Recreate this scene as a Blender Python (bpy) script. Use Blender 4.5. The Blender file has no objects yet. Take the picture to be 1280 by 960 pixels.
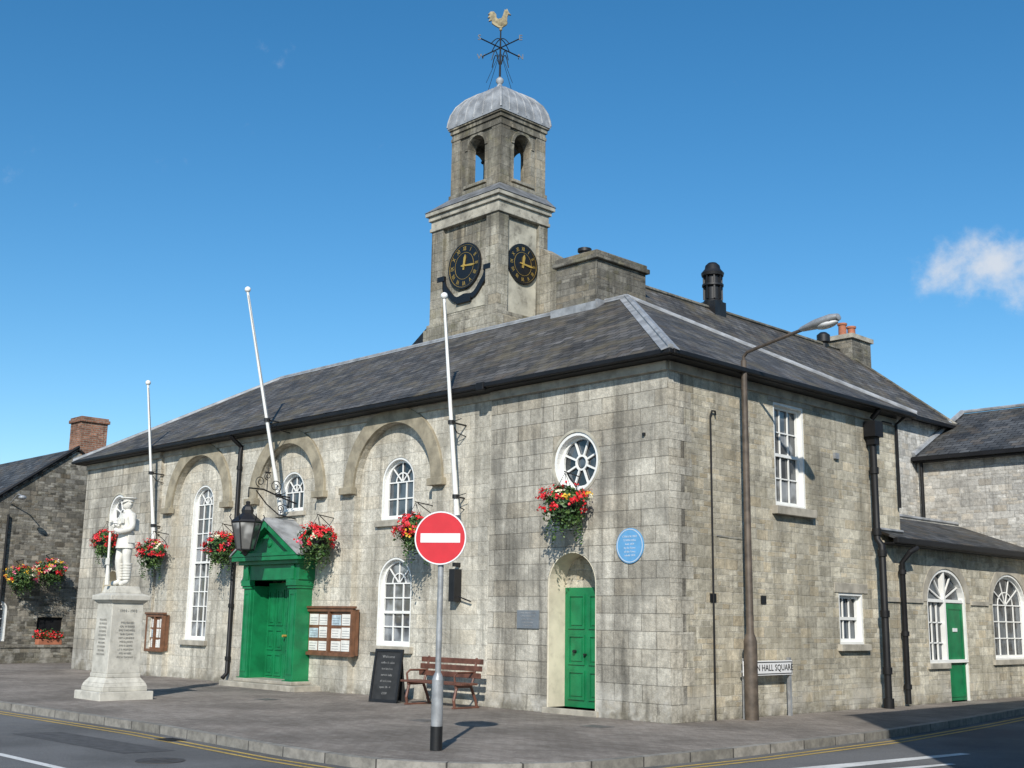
import bpy, bmesh, math, random
from mathutils import Vector, Matrix
random.seed(7)
sc=bpy.context.scene
pi=math.pi
# ---------------------------------------------------------------- helpers
def empty(name,loc=(0,0,0)):
    e=bpy.data.objects.new(name,None); e.location=loc; e.empty_display_size=.3
    sc.collection.objects.link(e); return e
def attach(o,parent):
    sc.collection.objects.link(o)
    if parent:
        o.parent=parent; o.matrix_parent_inverse=Matrix.Translation(-Vector(parent.location))
    return o
I4=Matrix.Identity(4)
def MF(y0,x0=0,z0=0):   # front facing (-Y): local u->x v->z w->-y
    return Matrix(((1,0,0,x0),(0,0,-1,y0),(0,1,0,z0),(0,0,0,1)))
def MS(x0,y0=0,z0=0):   # facing +X : u->y v->z w->+x
    return Matrix(((0,0,1,x0),(1,0,0,y0),(0,1,0,z0),(0,0,0,1)))
class MB:
    def __init__(s,M=I4): s.v=[];s.f=[];s.m=[];s.M=M;s.mi=0
    def add(s,vs,fs,M=None):
        M=M if M is not None else s.M; n=len(s.v)
        s.v+= [M@Vector(p) for p in vs]; s.f+=[tuple(i+n for i in f) for f in fs]; s.m+=[s.mi]*len(fs); return s
    def box(s,a0,a1,b0,b1,c0,c1,M=None):
        vs=[(a,b,c) for a in(a0,a1) for b in(b0,b1) for c in(c0,c1)]
        return s.add(vs,[(0,1,3,2),(4,6,7,5),(0,4,5,1),(2,3,7,6),(0,2,6,4),(1,5,7,3)],M)
    def prism(s,poly,w0,w1,M=None):
        n=len(poly); vs=[(p[0],p[1],w0) for p in poly]+[(p[0],p[1],w1) for p in poly]
        fs=[tuple(range(n))[::-1],tuple(range(n,2*n))]+[(i,(i+1)%n,n+(i+1)%n,n+i) for i in range(n)]
        return s.add(vs,fs,M)
    def cyl(s,p0,p1,r0,r1=None,n=12,caps=True,M=None):
        r1=r0 if r1 is None else r1; p0=Vector(p0);p1=Vector(p1); d=(p1-p0).normalized()
        a=d.orthogonal().normalized(); b=d.cross(a); vs=[];
        for p,r in((p0,r0),(p1,r1)):
            for i in range(n):
                t=2*pi*i/n; vs.append(p+a*math.cos(t)*r+b*math.sin(t)*r)
        fs=[(i,(i+1)%n,n+(i+1)%n,n+i) for i in range(n)]
        if caps: fs+=[tuple(range(n))[::-1],tuple(range(n,2*n))]
        return s.add(vs,fs,M)
    def tube(s,pts,r,n=8,M=None):
        rs=r if isinstance(r,(list,tuple)) else [r]*len(pts)
        pts=[Vector(p) for p in pts]; vs=[];fs=[]
        ref=None
        for k,p in enumerate(pts):
            d=(pts[min(k+1,len(pts)-1)]-pts[max(k-1,0)]).normalized()
            if ref is None: ref=d.orthogonal().normalized()
            a=(ref-d*ref.dot(d)).normalized(); ref=a; b=d.cross(a)
            for i in range(n):
                t=2*pi*i/n; vs.append(p+a*math.cos(t)*rs[k]+b*math.sin(t)*rs[k])
        for k in range(len(pts)-1):
            for i in range(n): fs.append((k*n+i,k*n+(i+1)%n,(k+1)*n+(i+1)%n,(k+1)*n+i))
        fs+=[tuple(range(n))[::-1],tuple(range((len(pts)-1)*n,len(pts)*n))]
        return s.add(vs,fs,M)
    def lathe(s,prof,c=(0,0,0),n=16,M=None,sx=1,sy=1,rot=0):
        vs=[];fs=[]
        for r,z in prof:
            for i in range(n):
                t=2*pi*i/n+rot; vs.append((c[0]+r*math.cos(t)*sx,c[1]+r*math.sin(t)*sy,c[2]+z))
        for k in range(len(prof)-1):
            for i in range(n): fs.append((k*n+i,k*n+(i+1)%n,(k+1)*n+(i+1)%n,(k+1)*n+i))
        fs+=[tuple(range(n))[::-1],tuple(range((len(prof)-1)*n,len(prof)*n))]
        return s.add(vs,fs,M)
    def sphere(s,c,r,n=14,m=9,sx=1,sy=1,sz=1,M=None):
        prof=[(max(r*math.sin(pi*k/m),1e-4),-r*math.cos(pi*k/m)*sz) for k in range(m+1)]
        return s.lathe(prof,c,n,M,sx,sy)
    def plate(s,outer,holes,w0,w1,M=None):
        cu=bpy.data.curves.new("tmp","CURVE"); cu.dimensions='2D'; cu.fill_mode='BOTH'; cu.extrude=(w1-w0)/2
        for pts in [outer]+list(holes):
            sp=cu.splines.new('POLY'); sp.points.add(len(pts)-1)
            for q,p in zip(sp.points,pts): q.co=(p[0],p[1],0,1)
            sp.use_cyclic_u=True
        o=bpy.data.objects.new("tmp",cu); sc.collection.objects.link(o)
        dg=bpy.context.evaluated_depsgraph_get(); dg.update()
        me=bpy.data.meshes.new_from_object(o.evaluated_get(dg)); c=(w0+w1)/2
        vs=[(v.co.x,v.co.y,v.co.z+c) for v in me.vertices]; fs=[tuple(p.vertices) for p in me.polygons]
        bpy.data.objects.remove(o); bpy.data.curves.remove(cu); bpy.data.meshes.remove(me)
        return s.add(vs,fs,M)
    def text(s,body,size,M,align='CENTER',ext=.002,space=1.0):
        cu=bpy.data.curves.new("tmpt","FONT"); cu.body=body; cu.size=size; cu.align_x=align; cu.align_y='CENTER'; cu.extrude=ext; cu.space_line=space; cu.resolution_u=2
        o=bpy.data.objects.new("tmpt",cu); sc.collection.objects.link(o)
        dg=bpy.context.evaluated_depsgraph_get(); dg.update()
        me=bpy.data.meshes.new_from_object(o.evaluated_get(dg))
        vs=[v.co.copy() for v in me.vertices]; fs=[tuple(p.vertices) for p in me.polygons]
        bpy.data.objects.remove(o); bpy.data.curves.remove(cu); bpy.data.meshes.remove(me)
        return s.add(vs,fs,M)
    def done(s,name,parent,mats,smooth=False,bevel=0,uv=None,fixn=True):
        me=bpy.data.meshes.new(name); me.from_pydata([tuple(v) for v in s.v],[],s.f)
        if not isinstance(mats,(list,tuple)): mats=[mats]
        for m in mats: me.materials.append(m)
        for p,i in zip(me.polygons,s.m): p.material_index=i
        if fixn:
            bm=bmesh.new(); bm.from_mesh(me); bmesh.ops.recalc_face_normals(bm,faces=bm.faces); bm.to_mesh(me); bm.free()
        if smooth:
            for p in me.polygons: p.use_smooth=True
        me.update()
        o=bpy.data.objects.new(name,me); attach(o,parent)
        if smooth:
            md=o.modifiers.new("es","EDGE_SPLIT"); md.split_angle=math.radians(38)
        if bevel:
            md=o.modifiers.new("bv","BEVEL"); md.width=bevel; md.segments=2; md.limit_method='ANGLE'
        return o
def arch(u0,u1,v0,vs,vt=None,n=18):
    c=(u0+u1)/2; a=(u1-u0)/2; b=(vt-vs) if vt else a
    return [(u0,v0),(u1,v0)]+[(c+a*math.cos(pi*i/n),vs+b*math.sin(pi*i/n)) for i in range(n+1)]
def circ(u,v,r,n=32): return [(u+r*math.cos(2*pi*i/n),v+r*math.sin(2*pi*i/n)) for i in range(n)]
def rect(u0,u1,v0,v1): return [(u0,v0),(u1,v0),(u1,v1),(u0,v1)]
# ---------------------------------------------------------------- materials
class N:
    def __init__(s,name):
        s.m=bpy.data.materials.new(name); s.m.use_nodes=True; s.t=s.m.node_tree; s.b=s.t.nodes['Principled BSDF']
    def n(s,typ,**k):
        x=s.t.nodes.new(typ)
        for a,b in k.items(): setattr(x,a,b)
        return x
    def l(s,a,b): s.t.links.new(a,b)
    def val(s,node,i,v): node.inputs[i].default_value=v
    def noise(s,vec,scale,detail=4,rough=.55):
        x=s.n('ShaderNodeTexNoise'); s.val(x,'Scale',scale); s.val(x,'Detail',detail); s.val(x,'Roughness',rough)
        if vec is not None: s.l(vec,x.inputs['Vector'])
        return x.outputs['Fac']
    def ramp(s,fac,a,b,lo,hi):
        x=s.n('ShaderNodeMapRange'); s.l(fac,x.inputs[0]); 
        for i,v in enumerate((a,b,lo,hi)): x.inputs[1+i].default_value=v
        x.interpolation_type='SMOOTHSTEP'; return x.outputs[0]
    def math(s,op,a,b=None,c=None):
        x=s.n('ShaderNodeMath',operation=op)
        for i,v in enumerate((a,b,c)):
            if v is None: continue
            if isinstance(v,(int,float)): x.inputs[i].default_value=v
            else: s.l(v,x.inputs[i])
        return x.outputs[0]
    def mix(s,fac,a,b,mode='MIX'):
        x=s.n('ShaderNodeMix',data_type='RGBA',blend_type=mode)
        for i,v in ((0,fac),(6,a),(7,b)):
            if isinstance(v,(int,float)): x.inputs[i].default_value=v if i==0 else (v,v,v,1)
            elif isinstance(v,tuple): x.inputs[i].default_value=(*v,1) if len(v)==3 else v
            else: s.l(v,x.inputs[i])
        return x.outputs[2]
    def mul(s,col,fac): return s.mix(1.0,col,fac,'MULTIPLY')
    def comb(s,x,y,z=0):
        c=s.n('ShaderNodeCombineXYZ')
        for i,v in enumerate((x,y,z)):
            if isinstance(v,(int,float)): c.inputs[i].default_value=v
            else: s.l(v,c.inputs[i])
        return c.outputs[0]
    def white(s,vec):
        x=s.n('ShaderNodeTexWhiteNoise',noise_dimensions='3D'); s.l(vec,x.inputs['Vector']); return x.outputs['Value']
    def bump(s,h,st,dist=.02,prev=None):
        x=s.n('ShaderNodeBump'); s.val(x,'Strength',st); s.val(x,'Distance',dist); s.l(h,x.inputs['Height'])
        if prev: s.l(prev,x.inputs['Normal'])
        return x.outputs['Normal']
def pos(n): return n.n('ShaderNodeNewGeometry').outputs['Position']
def paint(name,col,rough=.5,var=.12,scale=2.5,metal=0,bump=.15,bscale=40,spec=.5,dirt=.0):
    n=N(name); p=pos(n)
    f=n.ramp(n.noise(p,scale,6),.3,.7,1-var,1+var)
    c=n.mul(n.mix(0,tuple(col),tuple(col)),f)
    if dirt:
        c=n.mix(n.ramp(n.noise(p,scale*2.3,8,.7),.5,.75,0,dirt),c,(.08,.07,.055))
    n.l(c,n.b.inputs['Base Color']); n.val(n.b,'Roughness',rough); n.val(n.b,'Metallic',metal); n.val(n.b,'Specular IOR Level',spec)
    if bump: n.l(n.bump(n.noise(p,bscale,3),bump,.004),n.b.inputs['Normal'])
    return n.m
def stone(name,c1,c2,mortar,bw,rh,ms=.012,distort=.01,stain=(.6,1.15),streak=.75,bump=.6,stcol=None,moss=0,base_light=0,split=0,blockvar=.22,warm=.35,bloom=.3,zd=None,stamt=.6):
    n=N(name); g=n.n('ShaderNodeNewGeometry'); p=g.outputs['Position']
    sp=n.n('ShaderNodeSeparateXYZ'); n.l(p,sp.inputs[0]); sn=n.n('ShaderNodeSeparateXYZ'); n.l(g.outputs['True Normal'],sn.inputs[0])
    isx=n.math('GREATER_THAN',n.math('ABSOLUTE',sn.outputs[0]),n.math('ABSOLUTE',sn.outputs[1]))
    mm=n.n('ShaderNodeMix'); n.l(isx,mm.inputs[0]); n.l(sp.outputs[0],mm.inputs[2]); n.l(sp.outputs[1],mm.inputs[3])
    cb=n.comb(mm.outputs[0],sp.outputs[2])
    nz=n.n('ShaderNodeTexNoise'); n.val(nz,'Scale',2.6 if distort>.012 else 1.2); n.val(nz,'Detail',3); n.l(p,nz.inputs['Vector'])
    vm=n.n('ShaderNodeVectorMath',operation='SUBTRACT'); n.l(nz.outputs['Color'],vm.inputs[0]); vm.inputs[1].default_value=(.5,.5,.5)
    dv=n.n('ShaderNodeVectorMath',operation='MULTIPLY_ADD'); n.l(vm.outputs[0],dv.inputs[0]); dv.inputs[1].default_value=(distort*5,distort*2.5,0); n.l(cb,dv.inputs[2])
    V=dv.outputs[0]; sv=n.n('ShaderNodeSeparateXYZ'); n.l(V,sv.inputs[0]); U_,Z_=sv.outputs[0],sv.outputs[1]
    def layer(bw,rh):
        br=n.n('ShaderNodeTexBrick'); n.l(V,br.inputs['Vector']); n.val(br,'Scale',1); br.offset=.47; br.offset_frequency=2; br.squash=1
        n.val(br,'Color1',(*c1,1));n.val(br,'Color2',(*c2,1));n.val(br,'Mortar',(*mortar,1)); n.val(br,'Mortar Size',ms); n.val(br,'Mortar Smooth',.3); n.val(br,'Bias',0); n.val(br,'Brick Width',bw); n.val(br,'Row Height',rh)
        row=n.math('FLOOR',n.math('DIVIDE',Z_,rh)); ev=n.math('SUBTRACT',1.0,n.math('ABSOLUTE',n.math('MODULO',row,2.0)))
        col=n.math('FLOOR',n.math('DIVIDE',n.math('MULTIPLY_ADD',ev,bw*.47,U_),bw))
        cell=n.comb(col,row,3.7); w1=n.white(cell); w2=n.white(n.comb(row,col,9.1))
        c=n.mul(br.outputs['Color'],n.ramp(w1,0,1,1-blockvar,1+blockvar*.8))
        c=n.mix(n.math('MULTIPLY',n.ramp(w2,.6,1,0,warm),n.math('SUBTRACT',1.0,br.outputs['Fac'])),c,tuple(x*y for x,y in zip(c2,(.95,.80,.60))))
        return c,br.outputs['Fac']
    c,fac=layer(bw,rh)
    if split:
        c2_,fac2=layer(bw*.62,rh*.5)
        r=n.math('FLOOR',n.math('DIVIDE',Z_,rh)); k=n.math('FLOOR',n.math('DIVIDE',n.math('MULTIPLY_ADD',n.white(n.comb(r,1.3,2)),bw,U_),bw*2.07))
        msk=n.math('LESS_THAN',n.white(n.comb(k,r,5.5)),split)
        c=n.mix(msk,c,c2_); f2=n.n('ShaderNodeMix'); n.l(msk,f2.inputs[0]); n.l(fac,f2.inputs[2]); n.l(fac2,f2.inputs[3]); fac=f2.outputs[0]
    c=n.mul(c,n.ramp(n.noise(p,9,8,.7),.3,.7,.78,1.22))
    c=n.mul(c,n.ramp(n.noise(p,48,4,.6),.3,.7,.82,1.17))
    big=n.noise(p,.55,9,.62)
    c=n.mul(c,n.ramp(big,.36,.64,stain[0],stain[1]))
    if stcol: c=n.mix(n.ramp(n.noise(p,1.0,10,.70),.48,.63,0,stamt),c,stcol)
    s2=n.n('ShaderNodeVectorMath',operation='MULTIPLY'); n.l(p,s2.inputs[0]); s2.inputs[1].default_value=(2.4,2.4,.16)
    c=n.mul(c,n.ramp(n.noise(s2.outputs[0],1,6,.6),.45,.66,1.06,streak))
    s3=n.n('ShaderNodeVectorMath',operation='MULTIPLY'); n.l(p,s3.inputs[0]); s3.inputs[1].default_value=(9,9,.5)
    c=n.mul(c,n.ramp(n.noise(s3.outputs[0],1,6,.65),.52,.68,1.0,.74))
    c=n.mix(n.ramp(n.noise(p,3.3,9,.75),.60,.72,0,bloom),c,(.57,.55,.49))
    if zd:  # soot / rain streaks hanging below height zd[1], fading down to zd[0]
        k=n.math('MULTIPLY',n.ramp(sp.outputs[2],zd[0],zd[1],0,1),n.ramp(n.noise(s2.outputs[0],1.6,7,.65),.40,.56,0,.8)); c=n.mix(k,c,(.075,.07,.058))
    if moss: c=n.mix(n.ramp(n.noise(p,2.1,9,.7),.5,.7,0,moss),c,(.16,.15,.06))
    if base_light:
        zf=n.ramp(sp.outputs[2],.0,.8,1,0); k=n.math('MULTIPLY',zf,n.ramp(n.noise(p,1.6,8,.65),.42,.6,0,base_light))
        c=n.mix(k,c,(.55,.53,.48))
        k=n.math('MULTIPLY',n.ramp(sp.outputs[2],.0,.32,1,0),n.ramp(n.noise(p,2.5,8,.65),.35,.6,0,.7)); c=n.mix(k,c,(.11,.10,.075))
    n.l(c,n.b.inputs['Base Color']); n.val(n.b,'Roughness',.92); n.val(n.b,'Specular IOR Level',.2)
    inv=n.math('SUBTRACT',1.0,fac)
    b1=n.bump(inv,bump,.014); b2=n.bump(n.noise(p,14,8,.65),.7,.024,b1); b3=n.bump(n.noise(p,60,3),.45,.006,b2)
    n.l(b3,n.b.inputs['Normal']); return n.m
def slate(name,c1,c2,moss=.4):
    n=N(name); p=pos(n); uv=n.n('ShaderNodeUVMap').outputs[0]
    br=n.n('ShaderNodeTexBrick'); n.l(uv,br.inputs['Vector']); br.offset=.5
    for k,v in (('Scale',1),('Color1',(*c1,1)),('Color2',(*c2,1)),('Mortar',(.008,.008,.008,1)),('Mortar Size',.012),('Mortar Smooth',.2),('Bias',0),('Brick Width',.30),('Row Height',.20)): n.val(br,k,v)
    c=br.outputs['Color']
    su=n.n('ShaderNodeSeparateXYZ'); n.l(uv,su.inputs[0])
    row=n.math('FLOOR',n.math('DIVIDE',su.outputs[1],.20)); ev=n.math('SUBTRACT',1.0,n.math('ABSOLUTE',n.math('MODULO',row,2.0))); col=n.math('FLOOR',n.math('DIVIDE',n.math('MULTIPLY_ADD',ev,.15,su.outputs[0]),.30))
    w=n.white(n.comb(col,row,1.5)); c=n.mul(c,n.ramp(w,0,1,.7,1.3)); c=n.mix(n.ramp(n.white(n.comb(row,col,4)),.75,1,0,.5),c,(.11,.085,.06))
    c=n.mul(c,n.ramp(n.noise(p,.8,7,.6),.35,.65,.75,1.25))
    c=n.mul(c,n.ramp(n.noise(p,12,6,.65),.3,.7,.8,1.2))
    c=n.mix(n.ramp(n.noise(p,1.3,9,.7),.46,.68,0,moss),c,(.15,.125,.075))
    n.l(c,n.b.inputs['Base Color']); n.val(n.b,'Roughness',.7); n.val(n.b,'Specular IOR Level',.25)
    saw=n.math('SUBTRACT',1.0,n.math('FRACT',n.math('DIVIDE',su.outputs[1],.20)))
    b1=n.bump(saw,.9,.03); b2=n.bump(n.math('SUBTRACT',1.0,br.outputs['Fac']),.5,.01,b1); b3=n.bump(w,.4,.02,b2)
    n.l(b3,n.b.inputs['Normal']); return n.m
def glassm(name,base=(.02,.025,.03)):
    n=N(name); p=pos(n)
    c=n.mix(n.ramp(n.noise(p,1.8,2),.45,.6,0,.6),base,tuple(min(1,x*5+.03) for x in base))
    n.l(c,n.b.inputs['Base Color']); n.val(n.b,'Roughness',.04); n.val(n.b,'Specular IOR Level',.8)
    n.l(n.bump(n.noise(p,2.5,2),.15,.02),n.b.inputs['Normal']); return n.m
ASH=stone("ashlar_limestone",(.43,.40,.335),(.49,.462,.395),(.225,.21,.175),.62,.30,.008,.007,(.66,1.14),.60,.55,(.225,.213,.183),0,base_light=.9,blockvar=.11,warm=.22,bloom=.28,stamt=.66)
ASHC=stone("ashlar_limestone_pale",(.51,.478,.402),(.555,.526,.45),(.365,.34,.285),.58,.29,.007,.006,(.80,1.1),.72,.4,(.35,.325,.265),0,base_light=.3,blockvar=.07,warm=.2,bloom=.2,stamt=.55)
RUB=stone("coursed_rubble",(.41,.375,.29),(.54,.502,.405),(.50,.465,.38),.40,.20,.012,.015,(.78,1.12),.80,1.0,(.32,.287,.215),0,.6,split=.5,blockvar=.2,warm=.4,bloom=.25,stamt=.5)
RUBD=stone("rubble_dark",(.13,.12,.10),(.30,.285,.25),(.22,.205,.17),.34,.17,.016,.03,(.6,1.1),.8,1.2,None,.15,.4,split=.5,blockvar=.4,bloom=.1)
RUBW=stone("rubble_pale",(.42,.405,.37),(.54,.525,.485),(.50,.485,.44),.36,.18,.014,.02,(.8,1.1),.88,1.0,None,0,.4,split=.5)
TOW=stone("tower_limestone",(.31,.288,.235),(.38,.355,.295),(.22,.205,.17),.55,.28,.009,.006,(.6,1.15),.52,.5,(.17,.16,.125),.3,blockvar=.12,bloom=.25,zd=(10.5,13.4))
TOWB=stone("belfry_limestone",(.31,.288,.235),(.38,.355,.295),(.22,.205,.17),.55,.28,.009,.006,(.6,1.15),.52,.5,(.17,.16,.125),.35,blockvar=.12,bloom=.25,zd=(14.2,16))
CHI=stone("stack_stone",(.15,.14,.118),(.26,.243,.205),(.2,.188,.16),.42,.16,.014,.014,(.6,1.1),.75,1.0,None,.35,0,split=.4,bloom=.15)
BRK=stone("chimney_brick",(.22,.10,.065),(.36,.18,.12),(.30,.27,.22),.22,.075,.01,.002,(.7,1.1),.8,.6)
SMOOTH=paint("dressed_stone",(.37,.34,.28),.9,.25,3,bump=.4,bscale=25,dirt=.5)
HOOD=paint("arch_render",(.29,.255,.185),.9,.3,3,bump=.5,bscale=25,dirt=.4)
CREAM=paint("cream_render",(.66,.60,.47),.85,.15,2,bump=.3,bscale=20,dirt=.3)
PATCH=paint("pale_render",(.42,.395,.32),.85,.3,1.6,bump=.3,bscale=15,dirt=.8)
CORN=paint("cornice_stone",(.34,.32,.265),.85,.35,2.2,bump=.3,bscale=15,dirt=.8)
WHITEST=paint("white_statue_stone",(.68,.66,.60),.8,.14,4,bump=.35,bscale=30,dirt=.25)
PLINTH=paint("plinth_stone",(.50,.48,.42),.85,.16,4,bump=.35,bscale=30,dirt=.4)
WHITE=paint("white_paint",(.78,.78,.75),.4,.05,3,bump=.05)
GREEN=paint("green_paint",(.006,.17,.06),.42,.22,3,bump=.15,bscale=12)
BLACK=paint("black_iron",(.010,.010,.011),.5,.3,4,bump=.2)
GUTTER=paint("gutter_dark",(.008,.008,.009),.55,.3,3,spec=.35)
LEAD=paint("lead",(.30,.31,.32),.5,.3,3,metal=.1,bump=.3,bscale=8,dirt=.35)
SLATE=slate("slate_roof",(.068,.065,.062),(.105,.10,.095),.55)
SLATE2=slate("slate_roof_dark",(.048,.050,.052),(.08,.082,.084),.25)
GLASS=glassm("window_glass"); GLASS2=glassm("window_glass_pale",(.07,.075,.08))
GOLD=paint("gilding",(.55,.37,.09),.4,.1,5,metal=.4,bump=0)
CLOCKB=paint("clock_black",(.008,.008,.009),.35,.1,5,bump=0)
RED=paint("sign_red",(.55,.02,.03),.35,.06,5,bump=0)
SIGNW=paint("sign_white",(.75,.75,.75),.35,.03,5,bump=0)
GALV=paint("galvanised_grey",(.33,.34,.35),.45,.2,6,metal=.3,bump=.1,dirt=.3)
LAMPM=paint("lamp_column_brown",(.085,.066,.05),.6,.4,5,bump=.35,bscale=30,dirt=.4)
WOOD=paint("bench_wood",(.12,.05,.033),.5,.35,6,bump=.3)
WOODF=paint("board_frame_wood",(.16,.075,.04),.45,.25,6,bump=.2)
PAPER=paint("notice_paper",(.72,.71,.66),.6,.1,6,bump=0)
PAPER2=paint("notice_paper_tint",(.45,.55,.6),.6,.3,6,bump=0)
BLUE=paint("plaque_blue",(.12,.33,.58),.4,.06,6,bump=0)
SLATEP=paint("plaque_grey",(.16,.18,.20),.4,.1,6,bump=0)
CHALK=paint("chalkboard",(.02,.021,.022),.7,.3,6,bump=.1)
POT=paint("terracotta_pot",(.36,.13,.07),.75,.2,5)
POTC=paint("buff_pot",(.5,.38,.2),.75,.2,5)
LEAF=paint("leaf_green",(.03,.075,.016),.55,.5,9,bump=0); LEAF2=paint("leaf_green_light",(.08,.14,.03),.55,.4,9,bump=0)
FRED=paint("flower_red",(.62,.012,.02),.5,.3,9,bump=0); FPINK=paint("flower_pink",(.65,.12,.22),.5,.3,9,bump=0); FWHITE=paint("flower_white",(.75,.7,.5),.5,.2,9,bump=0); FYEL=paint("flower_yellow",(.7,.42,.03),.5,.2,9,bump=0)
def groundmats():
    n=N("asphalt"); p=pos(n)
    c=n.mix(n.ramp(n.noise(p,130,3,.7),.35,.65,0,1),(.08,.081,.083),(.17,.17,.168))
    c=n.mul(c,n.ramp(n.noise(p,.35,7,.6),.35,.65,.78,1.22)); c=n.mix(n.ramp(n.noise(p,2.3,8,.7),.55,.7,0,.35),c,(.18,.175,.16))
    n.l(c,n.b.inputs['Base Color']); n.val(n.b,'Roughness',.9); n.val(n.b,'Specular IOR Level',.25); n.l(n.bump(n.noise(p,150,2),.7,.006),n.b.inputs['Normal']); A=n.m
    n=N("paving_blocks"); p=pos(n); br=n.n('ShaderNodeTexBrick'); n.l(p,br.inputs['Vector'])
    for k,v in (('Scale',1),('Color1',(.195,.17,.147,1)),('Color2',(.255,.228,.20,1)),('Mortar',(.12,.105,.09,1)),('Mortar Size',.005),('Mortar Smooth',.3),('Brick Width',.21),('Row Height',.105)): n.val(br,k,v)
    c=n.mul(br.outputs['Color'],n.ramp(n.noise(p,.45,8,.62),.36,.64,.74,1.2)); c=n.mul(c,n.ramp(n.noise(p,30,5,.7),.3,.7,.8,1.2)); c=n.mul(c,n.ramp(n.noise(p,110,3,.7),.3,.7,.75,1.25))
    c=n.mix(n.ramp(n.noise(p,2.6,8,.78),.57,.70,0,.55),c,(.095,.084,.073))
    n.l(c,n.b.inputs['Base Color']); n.val(n.b,'Roughness',.95); n.val(n.b,'Specular IOR Level',.2); n.l(n.bump(n.math('SUBTRACT',1.0,br.outputs['Fac']),.6,.008,n.bump(n.noise(p,60,3),.4,.006)),n.b.inputs['Normal']); B=n.m
    n=N("kerb_stone"); p=pos(n); v=n.n('ShaderNodeUVMap').outputs[0]; br=n.n('ShaderNodeTexBrick'); n.l(v,br.inputs['Vector']); br.offset=0
    for k,v in (('Scale',1),('Color1',(.21,.198,.172,1)),('Color2',(.29,.272,.24,1)),('Mortar',(.06,.055,.05,1)),('Mortar Size',.012),('Brick Width',.9),('Row Height',5.)): n.val(br,k,v)
    c=n.mul(br.outputs['Color'],n.ramp(n.noise(p,6,8,.7),.3,.7,.6,1.15))
    n.l(c,n.b.inputs['Base Color']); n.val(n.b,'Roughness',.9); C=n.m
    def worn(name,col,lo):
        n=N(name); p=pos(n)
        c=n.mix(n.ramp(n.noise(p,18,8,.75),lo,lo+.16,1,0),(.10,.10,.10),col); 
        n.l(n.mul(c,n.ramp(n.noise(p,2,5),.3,.7,.8,1.05)),n.b.inputs['Base Color']); n.val(n.b,'Roughness',.8); return n.m
    n=N("earth"); p=pos(n); n.l(n.mix(n.ramp(n.noise(p,.2,8),.4,.6,0,1),(.09,.09,.085),(.12,.115,.10)),n.b.inputs['Base Color']); n.val(n.b,'Roughness',.95)
    return A,B,C,worn("yellow_line_paint",(.50,.34,.08),.50),worn("white_line_paint",(.66,.66,.64),.55),n.m
ASPH,PAVE,KERB,YEL,WLINE,EARTH=groundmats()
# ---------------------------------------------------------------- roofs
def roof_obj(name,parent,faces,mat,thick=.05):
    vs=[];fs=[];uvs=[]
    for F in faces:
        P=[Vector(p) for p in F]; nrm=Vector((0,0,0))
        for i in range(len(P)): nrm+= (P[i]-P[0]).cross(P[(i+1)%len(P)]-P[0])
        nrm.normalize()
        if nrm.z<0: P=P[::-1]; nrm=-nrm
        h=Vector((0,0,1)).cross(nrm); h=h.normalized() if h.length>1e-4 else Vector((1,0,0)); v=nrm.cross(h)
        n=len(vs); k=len(P)
        vs+=P+[p-nrm*thick for p in P]
        fl=[tuple(range(n,n+k)),tuple(range(n+k,n+2*k))[::-1]]+[(n+(i+1)%k,n+i,n+k+i,n+k+(i+1)%k) for i in range(k)]
        for f in fl:
            fs.append(f); uvs.append([(vs[i].dot(h),vs[i].dot(v)) for i in f])
    me=bpy.data.meshes.new(name); me.from_pydata([tuple(v) for v in vs],[],fs); me.materials.append(mat)
    ul=me.uv_layers.new(name="UVMap"); li=0
    for f,u in zip(fs,uvs):
        for q in u: ul.data[li].uv=q; li+=1
    me.update(); o=bpy.data.objects.new(name,me); return attach(o,parent)
# ---------------------------------------------------------------- window helpers
def arched_window(wb,gb,M,u0,u1,v0,vs,vt,depth,cols=3,rows=4,liner=.20,meet=None,bar=.028):
    o=arch(u0,u1,v0,vs,vt); t=.045
    i=arch(u0+t,u1-t,v0+t,vs,(vt if vt else vs+(u1-u0)/2)-t)
    wb.plate([(p[0],p[1]) for p in o],[i],-depth-.03,-.012,M)
    t2=t+.06; i2=arch(u0+t2,u1-t2,v0+t2,vs,(vt if vt else vs+(u1-u0)/2)-t2)
    wb.plate(i,[i2],-depth+.01,-depth+.055,M)
    top=(vt if vt else vs+(u1-u0)/2)
    a=(u1-u0)/2-t2+.01; b=top-vs-t2+.01; c=(u0+u1)/2
    for k in range(1,cols):
        u=u0+t2+(u1-u0-2*t2)*k/cols; wb.box(u-bar/2,u+bar/2,v0+t2-.01,vs,-depth+.012,-depth+.040,M)
    for k in range(1,rows+1):
        v=v0+t2+(vs-v0-t2)*k/rows; th=bar/2 if not (meet and k==meet) else .03
        wb.box(u0+t2-.01,u1-t2+.01,v-th,v+th,-depth+.013,-depth+(.038 if not(meet and k==meet) else .06),M)
    nsp=cols+1 if cols>2 else 3
    for k in range(1,nsp):
        th=pi*k/nsp; p=Vector((c+a*.0,vs)); q=Vector((c+a*math.cos(th),vs+b*math.sin(th))); d=(q-p).normalized(); s=Vector((-d.y,d.x))*bar/2
        wb.prism([p+s,q+s,q-s,p-s],-depth+.014,-depth+.036,M)
    ro=[(c+a*.5*math.cos(pi*j/14),vs+b*.5*math.sin(pi*j/14)) for j in range(15)]; ri=[(c+(a*.5-bar)*math.cos(pi*j/14),vs+(b*.5-bar)*math.sin(pi*j/14)) for j in range(15)]
    wb.prism(ro+ri[::-1],-depth+.015,-depth+.034,M)
    gb.prism(i,-depth-.02,-depth+.004,M)
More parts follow.
